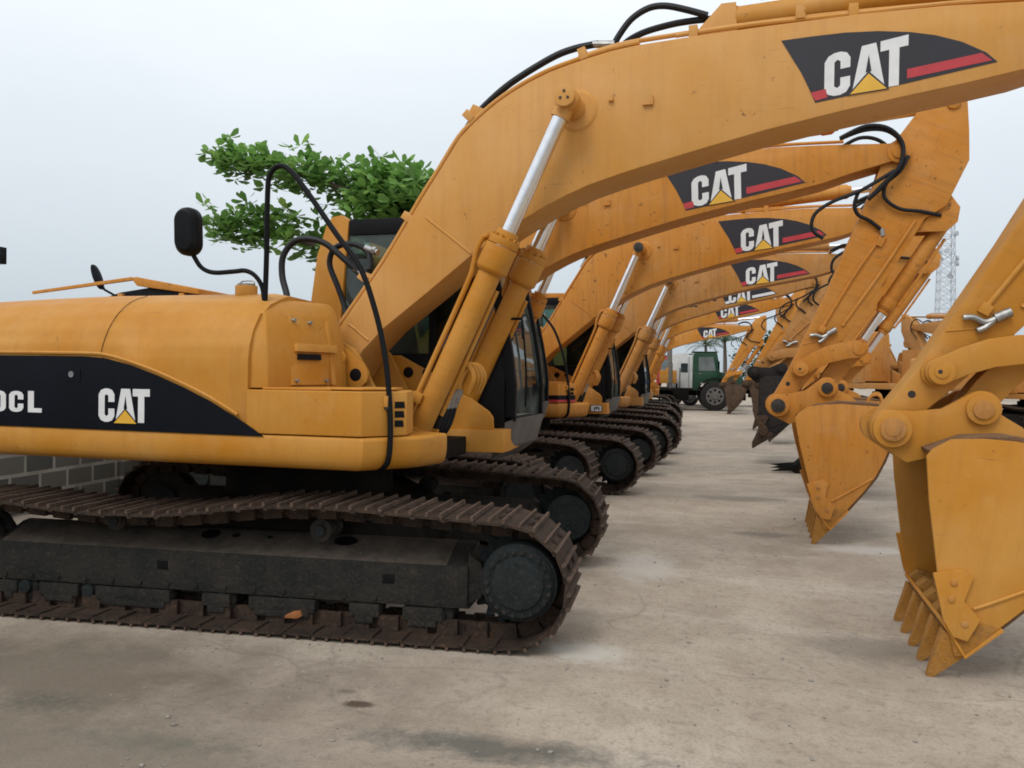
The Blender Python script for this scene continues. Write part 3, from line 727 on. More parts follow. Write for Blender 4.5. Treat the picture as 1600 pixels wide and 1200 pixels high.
def linkbar(L, w0, w1, ys, th, bow=.0):
    def f():
        mb = MB()
        for y in ys:
            top = [(L*t, w0+(w1-w0)*t*1.0+bow*math.sin(math.pi*t)) for t in (0,.25,.5,.75,1)]
            bot = [(L*t, -(w0+(w1-w0)*t)+bow*math.sin(math.pi*t)) for t in (0,.25,.5,.75,1)]
            pl = arc(0,0,w0,270,90,8)[::1][:-1]+top+arc(L,0,w1,90,-90,8)[1:]+bot[::-1][1:]
            mb.prism(pl, y-th, y+th, 0)
        e = max(abs(v) for v in ys)+th+.015
        mb.cyl((0,-e,0), (0,e,0), w0*.72, n=24, mat=0); mb.cyl((L,-e,0), (L,e,0), w1*.72, n=24, mat=0)
        return mb.mesh('link', [YEL], .006)
    return f
# bucket frame: origin at the arm pivot
BP = [(.535,-1.235),(.665,-1.075),(.83,-.87),(.95,-.70),(1.03,-.53),(1.10,-.33),(1.12,-.16),(1.08,-.04),(.98,.02),(.80,.03),(.62,.04)]
BW = .66
def bucket_mesh():
    mb = MB(); side = [(.16,-.12),(.21,-.38),(.31,-.78),(.40,-1.08),(.45,-1.13)]+BP+[(.45,.03),(.28,.0),(.19,-.07)]
    for y in (-BW, BW):
        a, b = sorted((y, y-.03*(1 if y > 0 else -1))); mb.prism(side, a, b, 0)
    mb.sheet([(.43,-1.12)]+BP+[(.40,-.0),(.20,-.11)], -BW+.031, BW-.031, -.028, 1)
    mb.sheet([(.40,-1.08),(.525,-1.25),(.69,-1.05)], -BW-.012, BW+.012, -.022, 0)
    for y in (-.25, .25):
        pl = arc(0,0,.125,110,250,10)+[(.12,-.20),(.45,-.06),(.80,.06),(.74,.12)]+arc(.50,.20,.115,-10,120,8)+[(.28,.17),(.12,.13)]
        mb.prism(pl, y-.04, y+.04, 0)
        s = -1 if y < 0 else 1
        mb.cyl((0,y,0), (0,y+.10*s,0), .115, n=32, mat=0); mb.cyl((0,y+.10*s,0), (0,y+.125*s,0), .075, n=28, mat=2); mb.cyl((0,y+.125*s,0), (0,y+.13*s,0), .045, n=20, mat=2)
        mb.cyl((.50,y,.20), (.50,y+.08*s,.20), .095, n=28, mat=0); mb.cyl((.50,y+.08*s,.20), (.50,y+.095*s,.20), .06, n=24, mat=2)
    mb.cyl((0,-.27,0), (0,.27,0), .05, n=16, mat=0); mb.cyl((.50,-.27,.20), (.50,.27,.20), .045, n=16, mat=0)
    mb.tube([(.93,-.1,.02),(.95,-.1,.10),(1.02,-.1,.13),(1.07,-.1,.09),(1.08,-.1,-.02)], .018, 8, 0, 3)
    mb.tube([(.53,-BW-.004,-.97),(.66,-BW-.004,-.89),(.92,-BW-.004,-.72)], .012, 6, 0, 3)
    return mb.mesh('bucket', [YEL, BUCKIN, YELD], .006)
def tooth_mesh():
    mb = MB()
    mb.prism([(.40,-1.075),(.45,-1.02),(.67,-1.05),(.64,-1.13),(.545,-1.25),(.47,-1.27)], -.062, .062, 0)
    q = [(.395,-.05,-1.13),(.395,.05,-1.13),(.575,.05,-1.215),(.575,-.05,-1.215),(.345,-.024,-1.425),(.345,.024,-1.425),(.375,.024,-1.44),(.375,-.024,-1.44)]
    mb.hexa(q, 1)
    return mb.mesh('tooth', [TOOTH, TOOTH], .006)
def cutter_mesh(s):
    mb = MB(); a, b = sorted((-(BW-.002)*s, -(BW+.034)*s))
    mb.prism([(.285,-.80),(.44,-.745),(.50,-.78),(.47,-.93),(.57,-1.02),(.52,-1.16),(.44,-1.15),(.375,-1.06)], a, b, 0)
    for x, z in ((.40,-.83),(.40,-.93),(.49,-1.06)):
        mb.cyl((x,-(BW+.032)*s,z), (x,-(BW+.044)*s,z), .022, n=6, mat=1)
    return mb.mesh('side_cutter', [YEL, YELD], .006)
def cover_mesh():      # striped lower trim of one tool box
    mb = MB()
    pl = [(.287,-1.366),(1.108,-1.366),(1.305,-1.10)]; 
    o = [(.287,-1.371),(1.11,-1.371),(1.31,-1.097)]
    mb.prism(pl+o[::-1], 1.30, 1.40, 0, 'z'); 
    o2 = [(.287,-1.374),(1.111,-1.374),(1.313,-1.095)]
    mb.prism(pl+o2[::-1], 1.30, 1.335, 1, 'z')
    return mb.mesh('trim_stripe', [NAVY, RED], 0)
def plate_mesh():
    mb = MB(); 
    mb.box(1.31, 1.50, -.001, .004, -.055, .055, 0)
    mb.box(1.32, 1.49, -.004, -.0008, -.047, .047, 1)
    mb.box(1.37, 1.39, -.0055, -.0035, -.03, .02, 0); mb.box(1.40, 1.43, -.0055, -.0035, -.01, .025, 0); mb.box(1.44, 1.455, -.0055, -.0035, -.03, .02, 0)
    return mb.mesh('number_plate', [DARK, WHITE], 0)

# ------------------------------------------------------------------ one excavator
GROUP = 'yellow excavators parked side by side'
def excavator(X, Y, yaw, label, boom=0.0, arm=-115.0, bucket=0.0, slew=0.0, worn=None, mirror=True, rail=True, decal='red', extra=(), group=GROUP, hoses=True, cabdx=0.0, bmat=None, scale=1.0):
    root = bpy.data.objects.new('excavator', None); COL.objects.link(root)
    root.empty_display_size = .3
    root.matrix_world = T(X, Y, 0) @ RZ(yaw) @ Matrix.Scale(scale, 4)
    tag(root, label, 'excavator', group)
    def O(name, key, fn, parent=root, M=None):
        o = link(name, me(key, fn), parent, M)
        if worn:
            for sl in o.material_slots:
                if sl.material is YEL: sl.link = 'OBJECT'; sl.material = worn
        elif name == 'boom' or parent is not root and parent.name.startswith('boom'):
            for sl in o.material_slots:
                if sl.material is YEL: sl.link = 'OBJECT'; sl.material = YELB
        return o
    def OL(key, fn, parent=root):
        key = key if worn else key+'_near'
        for k, (nm, m_) in enumerate(me(key, fn)): O(nm, key+str(k), lambda: m_, parent)
    U = RZ(-slew)
    for s in (1, -1):
        t = O('track', 'chain%d' % s, lambda: chain_mesh(s), root, U)
        O('track_frame', 'frame%d' % s, lambda: frame_mesh(s), t)
        O('drive_sprocket', 'drive%d' % s, lambda: drive_mesh(s), t)
        O('idler_wheel', 'idler%d' % s, lambda: wheel_mesh('idler_wheel', -2.05, .41, .30, .09, s, FRAME), t)
        for k in range(7):
            O('track_roller', 'roller%d_%d' % (s, k), lambda: wheel_mesh('track_roller', -1.55+.5*k, .165, .092, .085, s, FRAME), t)
        for k in range(2):
            O('carrier_roller', 'carrier%d_%d' % (s, k), lambda: wheel_mesh('carrier_roller', -.85+1.5*k, .66, .075, .10, s, FRAME), t)
    O('carbody', 'carbody', carbody_mesh, root, U)
    O('upper_deck', 'deck', deck_mesh)
    O('counterweight', 'cw', counter_mesh)
    h = O('engine_hood', 'hood', hood_mesh)
    O('side_door_panel', 'panel', panel_mesh, h); O('door_lip', 'lip', lip_mesh, h); O('panel_seam', 'seam', seam_mesh, h)
    O('fuel_cap', 'cap', cap_mesh, h)
    cw = O('front_cowl', 'cowl', cowl_mesh); OL('cowlbits', cowl_bits, cw)
    O('swing_frame', 'centre', centre_mesh); OL('ear', ear_bits)
    tb = O('tool_box', 'box', box_mesh); OL('vent', vent_bits, tb); O('latch', 'latch', latch_mesh, tb)
    if 'trim' in extra: O('trim_stripe', 'trim', cover_mesh, tb)
    if 'plate' in extra: O('number_plate', 'plate', plate_mesh, root, T(0, .036, 1.165) @ RZ(5.5))
    if rail: O('handrail', 'rail', rail_mesh)
    if mirror:
        mr = O('mirror', 'mirror', mirror_mesh); O('mirror_arm', 'mirrorarm', mirror_arm_mesh, mr)
    if hoses: OL('hoses', hoses_bits)
    OL('fit', fitting_bits)
    c = O('cab', 'cab_y' if worn else 'cab_b', lambda: cab_mesh(YEL if worn else BLACK), root, T(cabdx, 0, 0))
    OL('cabbits', cab_bits, c)
    O('windshield', 'fglass', front_glass, c)
    for k, (a, b, y) in enumerate(((.07, .839, .45), (.901, 1.7, .45), (.07, .839, 1.35), (.901, 1.7, 1.35))):
        O('side_window', 'sg%d' % k, side_glass(a, b, y), c)
    OL('wiper', wiper_bits, c)
    # boom
    B = T(FOOT[0], 0, FOOT[1]) @ RY(boom)
    bo = O('boom', 'boom', boom_mesh, root, B)
    OL('boomdet', boom_detail_bits, bo); O('boom_pin', 'bpin', boom_pin_mesh, bo); OL('pipes', pipe_bits, bo)
    if worn:
        for o in bo.children:
            if o.name.startswith('boom_pin'): o.material_slots[0].link = 'OBJECT'; o.material_slots[0].material = PINMET
    OL('bhose', boom_hose_bits, bo) if worn else OL('bhose', lambda: boom_hose_bits()[:5], bo)
    if decal:
        k = 1.19 if worn else 1.0; ax, az = 4.9-.32, 3.69-1.74
        O('boom_decal', 'decal_'+decal, lambda: decal_mesh(decal), bo, T(ax*(1-k), 0, az*(1-k)-(.03 if worn else 0)) @ Matrix.Diagonal((k, 1, k, 1)))
    if 'script' in extra: O('boom_lettering', 'script', script_mesh, bo)
    cb, sb = math.cos(R(boom)), math.sin(R(boom))
    W = lambda p: (FOOT[0]+cb*p[0]-sb*p[1], FOOT[1]+sb*p[0]+cb*p[1])
    pin = W(BPIN); d = (pin[0]-CMOUNT[0], pin[1]-CMOUNT[1]); ln = math.hypot(*d); an = math.degrees(math.atan2(d[1], d[0]))
    for s in (1, -1):
        cy = O('boom_cylinder', 'bcyl%d' % s, lambda: bcyl_mesh(s), root, T(CMOUNT[0], -.405*s, CMOUNT[1]) @ RY(an))
        O('rod', 'brod', lambda: rod_mesh(1.5, .055, .05), cy, T(ln, 0, 0))
    # arm
    tip = W(TIP)
    A = T(tip[0], 0, tip[1]) @ RY(arm)
    ar = O('arm', 'arm', arm_mesh, root, A); OL('armdet', arm_detail_bits, ar); OL('armfit', arm_fit_bits if worn else (lambda: arm_fit_bits()[:2]), ar)
    ca, sa = math.cos(R(arm)), math.sin(R(arm))
    WA = lambda p: (tip[0]+ca*p[0]-sa*p[1], tip[1]+sa*p[0]+ca*p[1])
    base = W((3.27-.32, 4.20-1.74)); end = WA((-.70, .30)); d = (end[0]-base[0], end[1]-base[1]); ln = math.hypot(*d)
    ac = O('arm_cylinder', 'acyl', cyl_mesh(1.95, .095), root, T(base[0], 0, base[1]) @ RY(math.degrees(math.atan2(d[1], d[0]))))
    O('rod', 'arod', lambda: rod_mesh(1.75, .055, .06), ac, T(ln, 0, 0))
    # bucket and linkage
    bp = WA((ARML, 0)); bk = O('bucket', 'bucket', bucket_mesh, root, T(bp[0], 0, bp[1]) @ RY(bucket))
    for k in range(5): O('tooth', 'tooth', tooth_mesh, bk, T(0, -.60+.30*k, 0))
    for s in (1, -1): O('side_cutter', 'cutter%d' % s, lambda: cutter_mesh(s), bk)
    if worn: bk.material_slots[2].link = 'OBJECT'; bk.material_slots[2].material = PINMET
    if bmat:
        for o in [bk]+list(bk.children):
            for sl in o.material_slots: sl.link = 'OBJECT'; sl.material = bmat if o is bk else RUSTB
    ckb, skb = math.cos(R(bucket)), math.sin(R(bucket))
    E = Vector((bp[0]+ckb*.50-skb*.20, bp[1]+skb*.50+ckb*.20)); Aq = Vector(WA((2.50, .05)))
    r1, r2 = .63, .53; dv = E-Aq; D = min(dv.length, r1+r2-.02); a_ = (r1*r1-r2*r2+D*D)/(2*D); hh = math.sqrt(max(0, r1*r1-a_*a_))
    u = dv.normalized(); per = Vector((-u.y, u.x)); c1 = Aq+u*a_+per*hh; c2 = Aq+u*a_-per*hh
    vdir = Vector((-sa, ca)); J = max((c1, c2), key=lambda q: (q-Aq).dot(vdir)-.3*(q-Aq).dot(Vector((ca, sa))))
    deg = lambda q: math.degrees(math.atan2(q.y, q.x))
    O('rocker_link', 'rocker', linkbar(r1, .085, .095, (-.255, .255), .028, .05), root, T(Aq.x, 0, Aq.y) @ RY(deg(J-Aq)))
    O('bucket_link', 'blink', linkbar(r2, .095, .10, (-.06, .06), .055, -.03), root, T(J.x, 0, J.y) @ RY(deg(E-J)))
    q0 = Vector(WA((.42, .74))); d = J-q0
    bc = O('bucket_cylinder', 'kcyl', cyl_mesh(1.15, .08), root, T(q0.x, 0, q0.y) @ RY(deg(d)))
    O('rod', 'krod', lambda: rod_mesh(1.0, .045, .05), bc, T(d.length, 0, 0))
    return root

excavator(-2.9, 6.45, -5, 'nearest yellow excavator, black side door panel, oval mirror and black handrail', 0, -121.1, -7, slew=-5)
excavator(-3.42, 10.3, -5, 'second excavator from the camera, its whole arm and bucket standing clear right of centre', 2.05, -113.6, 0, worn=YELW, mirror=False)
excavator(-2.65, 13.65, -5, 'third excavator from the camera, with a black and red stripe along its tool box', 1.57, -114.5, 0, worn=YELW, mirror=False, extra=('trim', 'plate'))
excavator(-2.25, 18.0, -5, 'dusty fourth excavator from the camera, its stained black bucket hanging clear of the ground', 1.0, -132, -14, worn=YELD, mirror=False, hoses=False, bmat=BLKB)
excavator(-2.2, 23.4, -5, 'excavator in the row with faded dark writing and a white striped decal on its boom', 2.6, -117, -4, worn=YELD, mirror=False, decal='white', extra=('script',), hoses=False, cabdx=-.35, bmat=RUSTB)
excavator(-2.12, 28.9, -5, 'last but one excavator of the row, just nearer than the one before the trucks', 2.36, -117, -4, worn=YELW, mirror=False, hoses=False, cabdx=-.55, bmat=RUSTB)
excavator(-2.31, 41.3, -5, 'farthest excavator of the row, boom seen against the sky over the green truck', 1.1, -116, -4, worn=YELW, mirror=False, hoses=False, cabdx=-.7, bmat=RUSTB)
G2 = 'excavators parked across the yard'
excavator(8.3, 34.5, 115, 'yellow excavator across the yard, seen between the two nearest arms', 0, -116, 0, worn=YELD, mirror=False, rail=False, group=G2, hoses=False, scale=1.25, extra=('trim',), bmat=RUSTB)
excavator(12.7, 33, 118, 'yellow excavator across the yard, only its dark track showing behind the nearest bucket', 0, -116, 0, worn=YELD, mirror=False, rail=False, group=G2, hoses=False)
# ------------------------------------------------------------------ ground
def gz(x, y):        # the yard falls gently towards its drain where the nearest buckets stand
    ss = lambda a, b, t: (lambda k: k*k*(3-2*k))(min(1, max(0, (t-a)/(b-a))))
    return -.088*ss(-.3, 1.3, x)*(1-ss(6.8, 11.2, y))
def ground():
    m, nt, b = new_mat('dusty_concrete_yard'); tc = N(nt, 'ShaderNodeTexCoord'); v = tc.outputs['Object']
    c = mix(nt, ramp(nt, noise(nt, v, .45, 6, .6), .35, .68), (.385, .318, .250), (.50, .43, .345))
    c = mix(nt, mth(nt, 'MULTIPLY', ramp(nt, noise(nt, v, 2.2, 7, .65), .42, .7), .55), c, (.25, .198, .145))
    st = noise(nt, scaled(nt, v, (.10, .9, 1)), 1.4, 5, .6)
    c = mix(nt, mth(nt, 'MULTIPLY', ramp(nt, st, .55, .72), .6), c, (.57, .51, .43))
    c = mix(nt, mth(nt, 'MULTIPLY', ramp(nt, noise(nt, v, 1.1, 6, .7), .60, .72), .7), c, (.58, .51, .415))
    fine = noise(nt, v, 55, 6, .75)
    c = mix(nt, mth(nt, 'MULTIPLY', ramp(nt, fine, .48, .72), .5), c, (.13, .105, .08))
    grit = noise(nt, v, 16, 5, .7)
    c = mix(nt, mth(nt, 'MULTIPLY', ramp(nt, grit, .52, .70), .5), c, (.17, .14, .11))
    # cracks
    vo = N(nt, 'ShaderNodeTexVoronoi'); vo.feature = 'DISTANCE_TO_EDGE'; vo.inputs['Scale'].default_value = .33
    wob = N(nt, 'ShaderNodeVectorMath'); wob.operation = 'ADD'; n2 = N(nt, 'ShaderNodeTexNoise'); n2.inputs['Scale'].default_value = 1.6
    nt.links.new(v, n2.inputs['Vector']); nt.links.new(v, wob.inputs[0]); nt.links.new(scaled(nt, n2.outputs['Color'], (.45, .45, .45)), wob.inputs[1]); nt.links.new(wob.outputs[0], vo.inputs['Vector'])
    cr = mth(nt, 'MULTIPLY', mth(nt, 'SUBTRACT', 1.0, ramp(nt, vo.outputs['Distance'], .0, .007)), ramp(nt, noise(nt, v, .6, 3), .48, .55))
    c = mix(nt, mth(nt, 'MULTIPLY', cr, .26), c, (.09, .075, .06))
    # broad darker areas at left, then stains with a shape of their own
    def blot(c, x, y, rx, ry, col, amt, soft=.5, nz=1.0):
        o = N(nt, 'ShaderNodeVectorMath'); o.operation = 'SUBTRACT'; nt.links.new(v, o.inputs[0]); o.inputs[1].default_value = (x, y, 0)
        s_ = scaled(nt, o.outputs[0], (1/rx, 1/ry, 0)); l = N(nt, 'ShaderNodeVectorMath'); l.operation = 'LENGTH'; nt.links.new(s_, l.inputs[0])
        d = mth(nt, 'ADD', l.outputs['Value'], mth(nt, 'MULTIPLY', mth(nt, 'SUBTRACT', noise(nt, v, (3.5 if nz < 2 else 7)/max(rx, ry), 8, .72), .5), 1.6*nz))
        return mix(nt, mth(nt, 'MULTIPLY', mth(nt, 'SUBTRACT', 1.0, ramp(nt, d, soft, 1.0)), amt), c, col)
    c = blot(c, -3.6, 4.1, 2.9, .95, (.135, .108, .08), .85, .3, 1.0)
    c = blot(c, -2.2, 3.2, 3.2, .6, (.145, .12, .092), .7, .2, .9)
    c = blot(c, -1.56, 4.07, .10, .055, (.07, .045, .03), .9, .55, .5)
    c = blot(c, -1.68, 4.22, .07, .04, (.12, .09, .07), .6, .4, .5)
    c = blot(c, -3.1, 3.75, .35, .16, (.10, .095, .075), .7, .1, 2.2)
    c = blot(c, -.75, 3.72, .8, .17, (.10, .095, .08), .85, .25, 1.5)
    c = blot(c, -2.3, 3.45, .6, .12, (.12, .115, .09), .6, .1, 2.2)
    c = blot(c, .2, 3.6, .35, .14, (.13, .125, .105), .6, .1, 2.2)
    c = blot(c, -.52, 5.15, .30, .22, (.55, .51, .45), .8)
    c = blot(c, -.25, 7.6, .35, .7, (.52, .48, .43), .6)
    c = blot(c, 1.95, 9.1, .55, .25, (.55, .51, .46), .7)
    c = blot(c, 1.0, 9.6, .45, .18, (.14, .12, .10), .55)
    c = blot(c, 1.35, 5.9, .6, .35, (.17, .15, .125), .5)
    c = blot(c, .9, 12.2, .9, .3, (.15, .13, .11), .5)
    c = blot(c, 3.4, 10.5, 1.0, .3, (.5, .46, .41), .6)
    sp = mth(nt, 'MULTIPLY', ramp(nt, noise(nt, v, 7, 7, .8), .60, .64), ramp(nt, noise(nt, v, .8, 4), .45, .6))
    c = mix(nt, mth(nt, 'MULTIPLY', sp, .5), c, (.13, .105, .078))
    sp2 = mth(nt, 'MULTIPLY', ramp(nt, noise(nt, scaled(nt, v, (1, 1.8, 1)), 11, 7, .8), .61, .66), ramp(nt, noise(nt, v, .55, 4), .5, .62))
    c = mix(nt, mth(nt, 'MULTIPLY', sp2, .55), c, (.60, .54, .45))
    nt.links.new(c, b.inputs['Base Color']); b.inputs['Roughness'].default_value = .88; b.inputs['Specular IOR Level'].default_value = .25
    hsum = mth(nt, 'ADD', mth(nt, 'MULTIPLY', fine, .5), mth(nt, 'MULTIPLY', grit, .6))
    bump(nt, b, hsum, .6, .02)
    xs = [-500, -120, -40, -14]+[-12+.3*i for i in range(81)]+[14, 40, 120, 500]; ys = [-60, -10, -2]+[-1+.3*i for i in range(58)]+[18, 26, 50, 120, 300, 900]
    mb = MB(); n = len(xs); vs = [(x, y, gz(x, y)) for y in ys for x in xs]
    mb.add(vs, [(j*n+i, j*n+i+1, (j+1)*n+i+1, (j+1)*n+i) for j in range(len(ys)-1) for i in range(n-1)], 0)
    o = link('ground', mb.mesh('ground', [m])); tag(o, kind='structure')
ground()

# ------------------------------------------------------------------ block wall behind the row
def wall():
    m, nt, b = new_mat('concrete_block_wall'); tc = N(nt, 'ShaderNodeTexCoord'); v = tc.outputs['Object']
    sw = N(nt, 'ShaderNodeSeparateXYZ'); nt.links.new(v, sw.inputs[0]); cb = N(nt, 'ShaderNodeCombineXYZ')
    nt.links.new(sw.outputs['Y'], cb.inputs['X']); nt.links.new(sw.outputs['Z'], cb.inputs['Y'])
    br = N(nt, 'ShaderNodeTexBrick'); nt.links.new(cb.outputs[0], br.inputs['Vector'])
    br.inputs['Scale'].default_value = 1; br.inputs['Brick Width'].default_value = .46; br.inputs['Row Height'].default_value = .235; br.inputs['Mortar Size'].default_value = .022
    br.inputs['Color1'].default_value = (.055, .06, .055, 1); br.inputs['Color2'].default_value = (.13, .125, .11, 1); br.inputs['Mortar'].default_value = (.30, .29, .26, 1)
    c = mix(nt, mth(nt, 'MULTIPLY', ramp(nt, noise(nt, v, 2.5, 6), .4, .7), .6), br.outputs['Color'], (.09, .085, .07))
    nt.links.new(c, b.inputs['Base Color']); b.inputs['Roughness'].default_value = .9
    bump(nt, b, br.outputs['Fac'], .5, -.02)
    mb = MB(); mb.box(-.1, .1, -6, 40, 0, 1.75, 0)
    for k in range(12): mb.box(-.16, .16, -5.8+4*k, -5.45+4*k, 0, 1.85, 0)
    o = link('block_wall', mb.mesh('block_wall', [m], .01), None, T(-7.45, 0, 0))
    tag(o, 'dark concrete block wall with pale mortar joints, behind the parked excavators', 'wall')
wall()

# ------------------------------------------------------------------ tree
LEAF = None
def leaf_mat(name, a, b_, c_):
    m, nt, b = new_mat(name); v = coords(nt, False)
    at = N(nt, 'ShaderNodeAttribute'); at.attribute_name = 'leafvar'
    c = mix(nt, ramp(nt, at.outputs['Fac'], .0, .6), a, b_); c = mix(nt, ramp(nt, at.outputs['Fac'], .72, 1.0), c, c_)
    nt.links.new(c, b.inputs['Base Color']); b.inputs['Roughness'].default_value = .45; b.inputs['Specular IOR Level'].default_value = .35
    tl = N(nt, 'ShaderNodeBsdfTranslucent'); nt.links.new(c, tl.inputs[0]); mx = N(nt, 'ShaderNodeMixShader'); mx.inputs[0].default_value = .42
    out = nt.nodes['Material Output']; nt.links.new(b.outputs[0], mx.inputs[1]); nt.links.new(tl.outputs[0], mx.inputs[2]); nt.links.new(mx.outputs[0], out.inputs[0])
    return m
LEAFM = leaf_mat('broad_leaf', (.075, .16, .045), (.19, .37, .085), (.38, .58, .15))
BARK = simple('bark', (.10, .08, .06), .9, 0, .4, 6, .5)
def leaves(name, centers, size, n, mat, rnd, up=.35, clump=.35, wide=.55):
    vs = []; fs = []; var = []
    for (cx, cy, cz, rx, ry, rz, cnt) in centers:
        k = 0
        while k < cnt:
            p = Vector((rnd.gauss(0, .5), rnd.gauss(0, .5), rnd.gauss(0, .5)))
            if p.length > 1.25: continue
            q = Vector((cx+p.x*rx, cy+p.y*ry, cz+p.z*rz))
            lv = rnd.random()
            for j in range(n):                       # a rosette of leaves
                L = size*rnd.uniform(.5, 1.3); az = rnd.uniform(0, 6.283); el = rnd.uniform(-.5, .9)
                d = Vector((math.cos(az)*math.cos(el), math.sin(az)*math.cos(el), math.sin(el)))
                s = d.cross(Vector((0, 0, 1))).normalized(); s = (s+Vector((0, 0, rnd.uniform(-.6, .6)))).normalized(); w = L*wide*.5
                nn = d.cross(s)*L*.06
                b0 = q+d*L*.08; i = len(vs)
                vs += [b0, b0+d*L*.35-s*w*.62+nn, b0+d*L*.72-s*w+nn, b0+d*L*.95-s*w*.35, b0+d*L, b0+d*L*.95+s*w*.35, b0+d*L*.72+s*w+nn, b0+d*L*.35+s*w*.62+nn]
                fs.append(tuple(range(i, i+8))); var.append(min(1, max(0, lv*.5+rnd.random()*.5+.12*p.z)))
            k += 1
    m_ = bpy.data.meshes.new(name); m_.from_pydata([tuple(p) for p in vs], [], fs); m_.materials.append(mat)
    a = m_.attributes.new('leafvar', 'FLOAT', 'FACE')
    a.data.foreach_set('value', var)
    return m_
def almond_tree():
    rnd = random.Random(11)
    r = bpy.data.objects.new('broadleaf_tree', None); COL.objects.link(r); r.location = (-6.3, 20, 0)
    tag(r, 'broad leaved green tree with flat layered branches behind the nearest cab', 'tree')
    mb = MB(); mb.tube([(0,0,0),(.05,0,2),(-.05,.05,4),(0,0,6.2)], .22, 12, 0, 4, .10)
    link('trunk', mb.mesh('trunk', [BARK]), r)
    limbs = [[(0,0,5.1),(-1.2,0,5.95),(-2.6,.1,6.55),(-4.0,.1,6.95),(-5.1,0,7.1)], [(0,0,3.9),(-1.3,.2,4.55),(-2.8,.2,4.95),(-4.2,.1,5.2),(-5.3,0,5.35)],
             [(0,0,5.2),(.9,0,5.8),(2.0,.1,6.1),(3.1,0,6.2)], [(0,0,4.4),(1.0,-.2,4.9),(2.3,-.2,5.1)], [(0,0,5.0),(-.3,1.2,5.6),(-.8,2.6,5.9)], [(0,0,5.6),(-.7,.2,6.2),(-1.5,.3,6.45)], [(0,0,5.2),(.6,.4,5.9),(1.3,.6,6.3)]]
    mb = MB()
    for l in limbs: mb.tube(l, .085, 8, 0, 3, .025)
    link('limbs', mb.mesh('limbs', [BARK]), r)
    ce = []
    def along(l, t):
        t *= len(l)-1; i = min(int(t), len(l)-2); f = t-i; a, b = Vector(l[i]), Vector(l[i+1]); return a.lerp(b, f)
    for li, l in enumerate(limbs):
        for k in range(17):
            t = rnd.uniform(.22, 1.0) if li > 1 else rnd.uniform(.12, 1.0)
            p = along(l, t); sp = 1-.55*t
            ce.append((p.x+rnd.gauss(0,.14), p.y+rnd.gauss(0,.5), p.z+rnd.gauss(.06,.13)*(.6+sp), .62+.2*sp, .6, .34+.24*sp, 20))
    link('crown', leaves('crown', ce, .29, 6, LEAFM, rnd, wide=.60), r)
almond_tree()

# ------------------------------------------------------------------ palms, bushes
PALM = leaf_mat('palm_frond', (.030, .055, .022), (.05, .085, .032), (.08, .12, .05))
BUSH = leaf_mat('bush_leaf', (.025, .05, .02), (.045, .08, .03), (.075, .12, .04))
def palm(x, y, h, sd, label):
    rnd = random.Random(sd)
    r = bpy.data.objects.new('palm_tree', None); COL.objects.link(r); r.location = (x, y, 0); tag(r, label, 'palm tree', 'palms beyond the yard')
    mb = MB(); mb.tube([(0,0,0),(.15,0,h*.5),(.05,0,h)], .18, 8, 0, 3, .12); link('trunk', mb.mesh('trunk', [BARK]), r)
    vs = []; fs = []; var = []
    for k in range(20):
        az = k*2.4; el = rnd.uniform(.0, 1.1); L = rnd.uniform(1.9, 2.6)
        prev = Vector((.05, 0, h))
        for j in range(12):
            t = j/11; e2 = el-1.5*t*t; d = Vector((math.cos(az)*math.cos(e2), math.sin(az)*math.cos(e2), math.sin(e2)))
            nx = prev+d*L/12; s = d.cross(Vector((0,0,1))).normalized(); ll = .62*math.sin(math.pi*(.12+.85*t))
            for sg in (-1, 1):
                i = len(vs); tip = prev+d*ll*.55+s*sg*ll*.8-Vector((0,0,ll*.35)); vs += [prev, prev+d*.09, tip]; fs.append((i, i+1, i+2)); var.append(rnd.random())
            i = len(vs); w = s*.025; vs += [prev-w, prev+w, nx+w, nx-w]; fs.append((i, i+1, i+2, i+3)); var.append(.8)
            prev = nx
    m_ = bpy.data.meshes.new('crown'); m_.from_pydata([tuple(p) for p in vs], [], fs); m_.materials.append(PALM)
    a = m_.attributes.new('leafvar', 'FLOAT', 'FACE'); a.data.foreach_set('value', var); link('crown', m_, r)
palm(2.7, 80, 4.6, 1, 'dark palm tree above the white sleeper cab, left of its twin')
palm(4.3, 78, 4.9, 2, 'palm tree with a full crown directly above the green truck cab')
def bush(x, y, w, h, sd, label):
    rnd = random.Random(sd)
    r = bpy.data.objects.new('bushy_tree', None); COL.objects.link(r); r.location = (x, y, 0); tag(r, label, 'tree', 'bushy trees on the horizon')
    mb = MB(); mb.tube([(0,0,0),(.1,0,h*.6)], .12, 8, 0, 2, .07); link('trunk', mb.mesh('trunk', [BARK]), r)
    ce = [(rnd.uniform(-w, w)*.5, rnd.uniform(-.8, .8), h*rnd.uniform(.35, .88), w*.28, .8, h*.2, 26) for k in range(12)]
    link('crown', leaves('crown', ce, .34, 3, BUSH, rnd), r)
for k, (x, y, w, h, l) in enumerate(((7.2,82,3.0,4.2,'low bushy tree just right of the palms behind the green truck'),(6.3,60,1.7,4.9,'small dark tree rising behind the farthest raised arm'),(10.5,84,4,3.9,'bushy tree on the horizon behind the farthest buckets'),
        (-3.5,86,5,4.0,'bushy tree on the horizon behind the red truck'),(22.5,80,4,5.0,'bushy tree showing over the excavator across the yard'),(27,78,4,4.4,'bushy tree on the horizon left of the nearest arm'),(33,85,5,4.6,'bushy tree on the horizon behind the nearest bucket'))):
    bush(x, y, w, h, 20+k, l)

